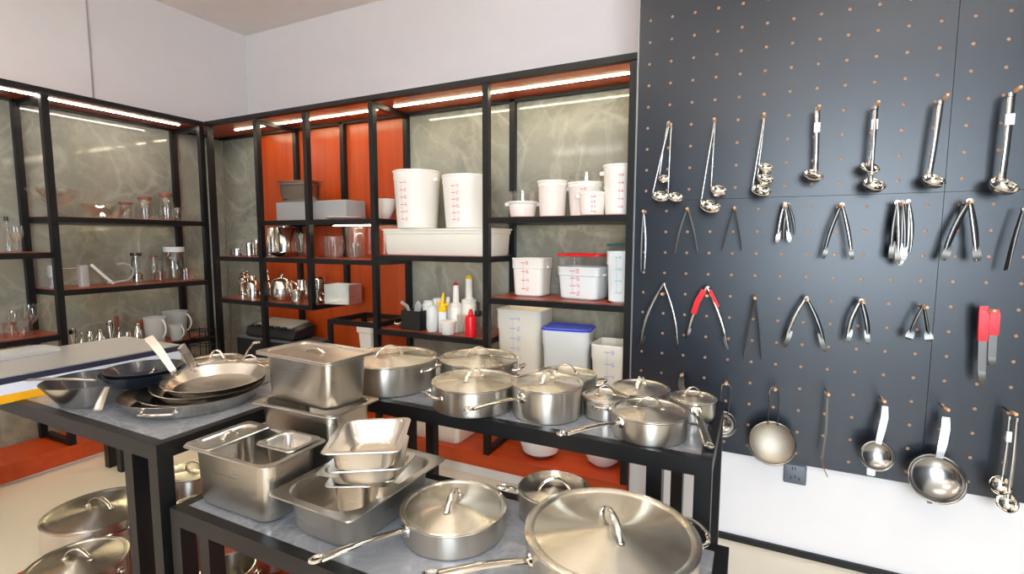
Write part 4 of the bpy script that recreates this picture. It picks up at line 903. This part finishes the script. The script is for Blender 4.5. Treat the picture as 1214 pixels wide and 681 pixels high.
# ------------------------------------------------------------------ left unit contents
def putL(x0, x1, yt, X):
    a, b = atX(x0, yt, X), atX(x1, yt, X)
    a_, _ = hdir(x0, yt); b_, _ = hdir(x1, yt); m = (a+b)/2
    return m.y, Vector((m.x, m.y)).length*sin(.5*math.acos(a_.dot(b_))), m.z-zs
def wareL(name, cat, label, x0, x1, yt, X, prof, m='glass', parts=(), group='glassware in the left shelves', handle=None, n=36):
    Y, r, h = putL(x0, x1, yt, X); t = thing(name, label, cat, (X, Y, zs), 0, group)
    G().lathe([(a*r, b*h) for a, b in prof], n).ob('vessel', m, t)
    for nm, mm, pf in parts: G().lathe([(a*r, b*h) for a, b in pf], n).ob(nm, mm, t)
    if handle:
        a, z0, z1, out, rad, mm = handle
        G().tube([(r*.95+out*r*sin(pi*i/12)**.7, 0, (z0+(z1-z0)*i/12)*h) for i in range(13)], rad, 8).ob('handle', mm, t, rz=a)
    return t
zs = 1.646
wareL('glass_bowl', 'bowl', 'large footed glass bowl at the left end of the top left shelf', 27, 97, 225, -4.20, [(0, 0), (.4, 0), (.42, .06), (.15, .16), (.15, .3), (.55, .5), (1, 1), (.96, 1), (.5, .55), (0, .42)], 'glass')
wareL('glass_bowl', 'bowl', 'wide shallow glass bowl between the footed bowl and the jars', 91, 155, 243, -4.16, [(0, 0), (.45, 0), (.55, .1), (1, 1), (.97, 1), (.5, .18), (0, .1)], 'glass')
JAR = [(0, 0), (.9, 0), (1, .06), (1, .55), (.85, .75), (.72, .84), (.72, .9), (.68, .9), (.94, .55), (.92, .08), (0, .05)]
JL = lambda w=.82: [(0, .88), (w, .88), (w, 1), (0, 1)]
wareL('glass_jar', 'jar', 'lowest glass jar with wooden lid, left of three', 139, 158, 240, -4.22, JAR, 'glass', (('wooden_lid', 'lidwood', JL(.9)),))
wareL('glass_jar', 'jar', 'middle glass jar with wooden lid', 160, 182, 234, -4.22, JAR, 'glass', (('wooden_lid', 'lidwood', JL()),))
wareL('glass_jar', 'jar', 'tallest glass jar with wooden lid near the corner', 186, 206, 230, -4.26, JAR, 'glass', (('wooden_lid', 'lidwood', JL()),))
wareL('glass_creamer', 'jug', 'tiny glass creamer in front of the tallest jar', 203, 216, 246, -4.14, [(0, 0), (.8, 0), (1, .3), (.8, .7), (.6, .9), (.7, 1), (.64, 1), (0, .1)], handle=(-.8, .2, .8, .5, .004, 'glass'))
zs = 1.169
wareL('milk_frother', 'jug', 'small frosted glass jug with long side bar behind the left upright', 54, 70, 315, -4.24, [(0, 0), (.8, 0), (.8, .05), (.5, .1), (.5, .4), (.9, .5), (.9, 1), (.84, 1), (.8, .55), (0, .5)], 'milkclear', handle=(-2.2, .5, .95, .6, .004, 'glass'))
p0, p1 = atX(72, 319, -4.16), atX(98, 318, -4.16)
t = thing('press_handle', 'steel lever press with short horizontal bar on the left shelf', 'tool', (-4.16, p1.y, zs))
G().tube([(0, p0.y-p1.y, p0.z-zs), (0, 0, p1.z-zs)], .007).ob('bar', 'polished', t)
G().rbox(.05, .05, 0, p1.z-zs+.02, .01, .004).ob('stand', 'milkclear', t)
t = thing('glass_siphon', 'tilted clear glass tool with bright rod lying on the left shelf', 'tool', (-4.15, atX(110, 330, -4.15).y, zs))
q0, q1 = atX(108, 314, -4.15), atX(124, 328, -4.15)
yb = t.location.y
G().tube([(0, q0.y-yb, q0.z-zs), (0, q1.y-yb, q1.z-zs), (0, q1.y-yb+.05, .012)], .010).ob('rod', 'ceramic', t)
G().sweep([(0, q0.y-yb-.03, q0.z-zs), (0, q1.y-yb-.01, .012), (0, q1.y-yb+.10, .008)], [(.004, .04), (-.004, .04), (-.004, -.04), (.004, -.04)], up=(1, 0, 0)).ob('blade', 'glass', t)
tag(G().tube([(0, .0, .02), (0, .06, .022), (0, .13, .03), (0, .165, .06), (0, .17, .10), (0, .15, .14), (0, .11, .155), (0, .07, .15)], .006).ob('clear_strap', 'milkclear', loc=(-4.14, atX(127, 335, -4.14).y, zs)), 'curled clear plastic strap left of the coffee press on the left shelf', 'strap')
wareL('french_press', 'coffee press', 'slim glass coffee press with steel frame and dark cap', 152, 170, 300, -4.20, [(0, 0), (.7, 0), (.7, .9), (.66, .9), (.66, .03), (0, .02)], 'glass', (('cap', 'darksteel', [(.78, .9), (.82, .93), (.8, 1), (0, 1)]), ('steel_frame', 'polished', [(.72, .05), (.75, .05), (.75, .3), (.72, .3)]), ('plunger', 'polished', [(0, .3), (.5, .3), (.5, .34), (.06, .36), (.06, .9), (0, .9)])), handle=(-.9, .15, .85, .6, .007, 'darksteel'))
wareL('glass_bottle', 'bottle', 'glass bottle with dark cap between press and big jar', 174, 190, 303, -4.24, [(0, 0), (.8, 0), (.9, .05), (.9, .5), (.5, .75), (.5, .92), (.46, .92), (.84, .5), (0, .04)], 'glass', (('cap', 'lidwood', [(0, .92), (.6, .92), (.6, 1), (0, 1)]),))
wareL('glass_jar', 'jar', 'biggest glass jar with pale lid on the second left shelf', 189, 222, 293, -4.28, [(0, 0), (.9, 0), (1, .06), (1, .7), (.8, .85), (.76, .85), (.94, .68), (.92, .08), (0, .05)], 'glass', (('plastic_lid', 'milk', [(0, .85), (.78, .85), (.78, 1), (0, 1)]),))
wareL('glass_mug', 'mug', 'clear mug with pink tint below the big jar', 181, 196, 322, -4.12, CUP, 'pink', handle=(-.7, .2, .8, .5, .004, 'glass'))
wareL('glass_mug', 'mug', 'wide clear measuring mug with handle at the right end of the second left shelf', 209, 230, 319, -4.12, CUP, 'pink', handle=(.9, .2, .85, .5, .005, 'glass'))
zs = 1.416
WG = [(0, 0), (.8, .005), (.75, .02), (.12, .05), (.1, .35), (.5, .42), (1, .68), (.85, 1), (.81, 1), (.95, .68), (.45, .45), (0, .39)]
wareL('wine_glass', 'glass', 'wine glass with steel bead on the upper shelf at the left edge', 8, 28, 268, -4.20, WG)
wareL('glass_bottle', 'bottle', 'small bottle with dark stopper at the left edge of the upper shelf', 0, 14, 257, -4.26, [(0, 0), (.8, 0), (.9, .4), (.3, .65), (.3, .88), (0, .9)], 'glass', (('stopper', 'darksteel', [(0, .88), (.4, .88), (.4, 1), (0, 1)]),))
zs = .884
wareL('wine_glass', 'glass', 'large round wine glass on the low shelf at the left edge', 24, 47, 361, -4.18, WG)
wareL('wine_glass', 'glass', 'wine glass behind the large round one on the low left shelf', 6, 24, 368, -4.28, WG)
wareL('glass_tumbler', 'glass', 'pink tinted tumbler in front at the left edge of the low shelf', 2, 20, 383, -4.12, CUP, 'pink')
wareL('glass_tumbler', 'glass', 'pink tinted tumbler beside the stem of the large wine glass', 19, 33, 388, -4.10, CUP, 'pink')
zs = .704
random.seed(3)
items = [(80, 92, 390, 'bright'), (92, 101, 394, 'small'), (101, 112, 393, 'short'), (112, 124, 390, 'square shouldered'), (124, 136, 381, 'tall necked'), (136, 146, 388, 'round'), (146, 156, 394, 'low'), (157, 168, 383, 'double ended')]
profs = [[(0, 0), (1, 0), (.4, .45), (.9, .8), (.8, 1), (.7, 1), (0, .6)], [(0, 0), (.9, 0), (.9, .5), (.4, .7), (.5, 1), (0, 1)], [(0, 0), (.8, 0), (1, .4), (.7, .9), (.6, 1), (0, 1)], [(0, 0), (1, 0), (1, .6), (.5, .75), (.5, .95), (0, 1)]]
for i, (a, b, yt, w_) in enumerate(items):
    wareL('jigger', 'bar tool', '%s steel bar tool, number %s from the left in the row behind the carton' % (w_, ('one', 'two', 'three', 'four', 'five', 'six', 'seven', 'eight')[i]), a, b, yt, -4.12-.03*(i % 3), profs[i % 4], 'polished', group='small steel bar tools behind the carton')
for a, b, yt, X, lb in ((134, 141, 373, -4.3, 'dark wooden handled tool sticking up among the bar tools'), (160, 170, 378, -4.3, 'dark round headed tool near the milky jugs')):
    wareL('muddler', 'bar tool', lb, a, b, yt, X, [(0, 0), (.6, 0), (.4, .3), (.9, .75), (.7, .95), (0, 1)], 'lidwood', group='dark wooden bar tools')
MJ = [(0, 0), (.8, 0), (.85, .03), (1, .94), (1.05, .95), (1.05, 1), (.97, 1), (.8, .05), (0, .04)]
wareL('measuring_jug', 'jug', 'milky measuring jug left of the tallest one behind the pans', 169, 196, 376, -4.14, MJ, 'milkclear', group='milky measuring jugs', handle=(.3, .2, .9, .4, .006, 'milk'))
wareL('measuring_jug', 'jug', 'tallest milky measuring jug near the corner', 192, 222, 369, -4.28, MJ, 'milkclear', group='milky measuring jugs', handle=(.6, .2, .9, .45, .006, 'milk'))
wareL('measuring_jug', 'jug', 'smallest milky measuring jug in front of the tallest', 200, 217, 385, -4.10, MJ, 'milkclear', group='milky measuring jugs', handle=(.3, .2, .9, .5, .005, 'milk'))
# wire rack near the corner
p = atX(256, 398, -3.92)
t = thing('wire_rack', 'small black wire rack standing at the corner of the shelves', 'rack', (-3.93, 2.44, .56), .3)
for z in (.10, .16, .22): G().tube([(sx*.07, sy*.05, z) for sx, sy in ((-1, -1), (1, -1), (1, 1), (-1, 1))], .004, 6, closed=True).ob('wire_ring', 'black', t)
for sx in (-1, 1):
    for sy in (-1, 1): G().tube([(sx*.07, sy*.05, 0), (sx*.07, sy*.05, .23)], .004, 6).ob('wire_leg', 'black', t)
tag(G().rbox(.3, .34, 0, .56, .004, .003).ob('side_stand', 'black', loc=(-3.86, 2.41, .0)), 'black low stand below the wire rack at the corner', 'stand')

# ------------------------------------------------------------------ camera and view
cd = bpy.data.cameras.new('camera'); co = bpy.data.objects.new('camera', cd); COL.objects.link(co)
M = Matrix((RT, UP, -FW)).transposed().to_4x4(); M.translation = EYE; co.matrix_world = M
cd.sensor_fit = 'HORIZONTAL'; cd.sensor_width = 36; cd.lens = F/1214*36; cd.clip_start = .02
SC.camera = co
vs = SC.view_settings; vs.view_transform = 'Standard'; vs.look = 'None'; vs.gamma = 1; vs.exposure = 0.33; vs.use_curve_mapping = False
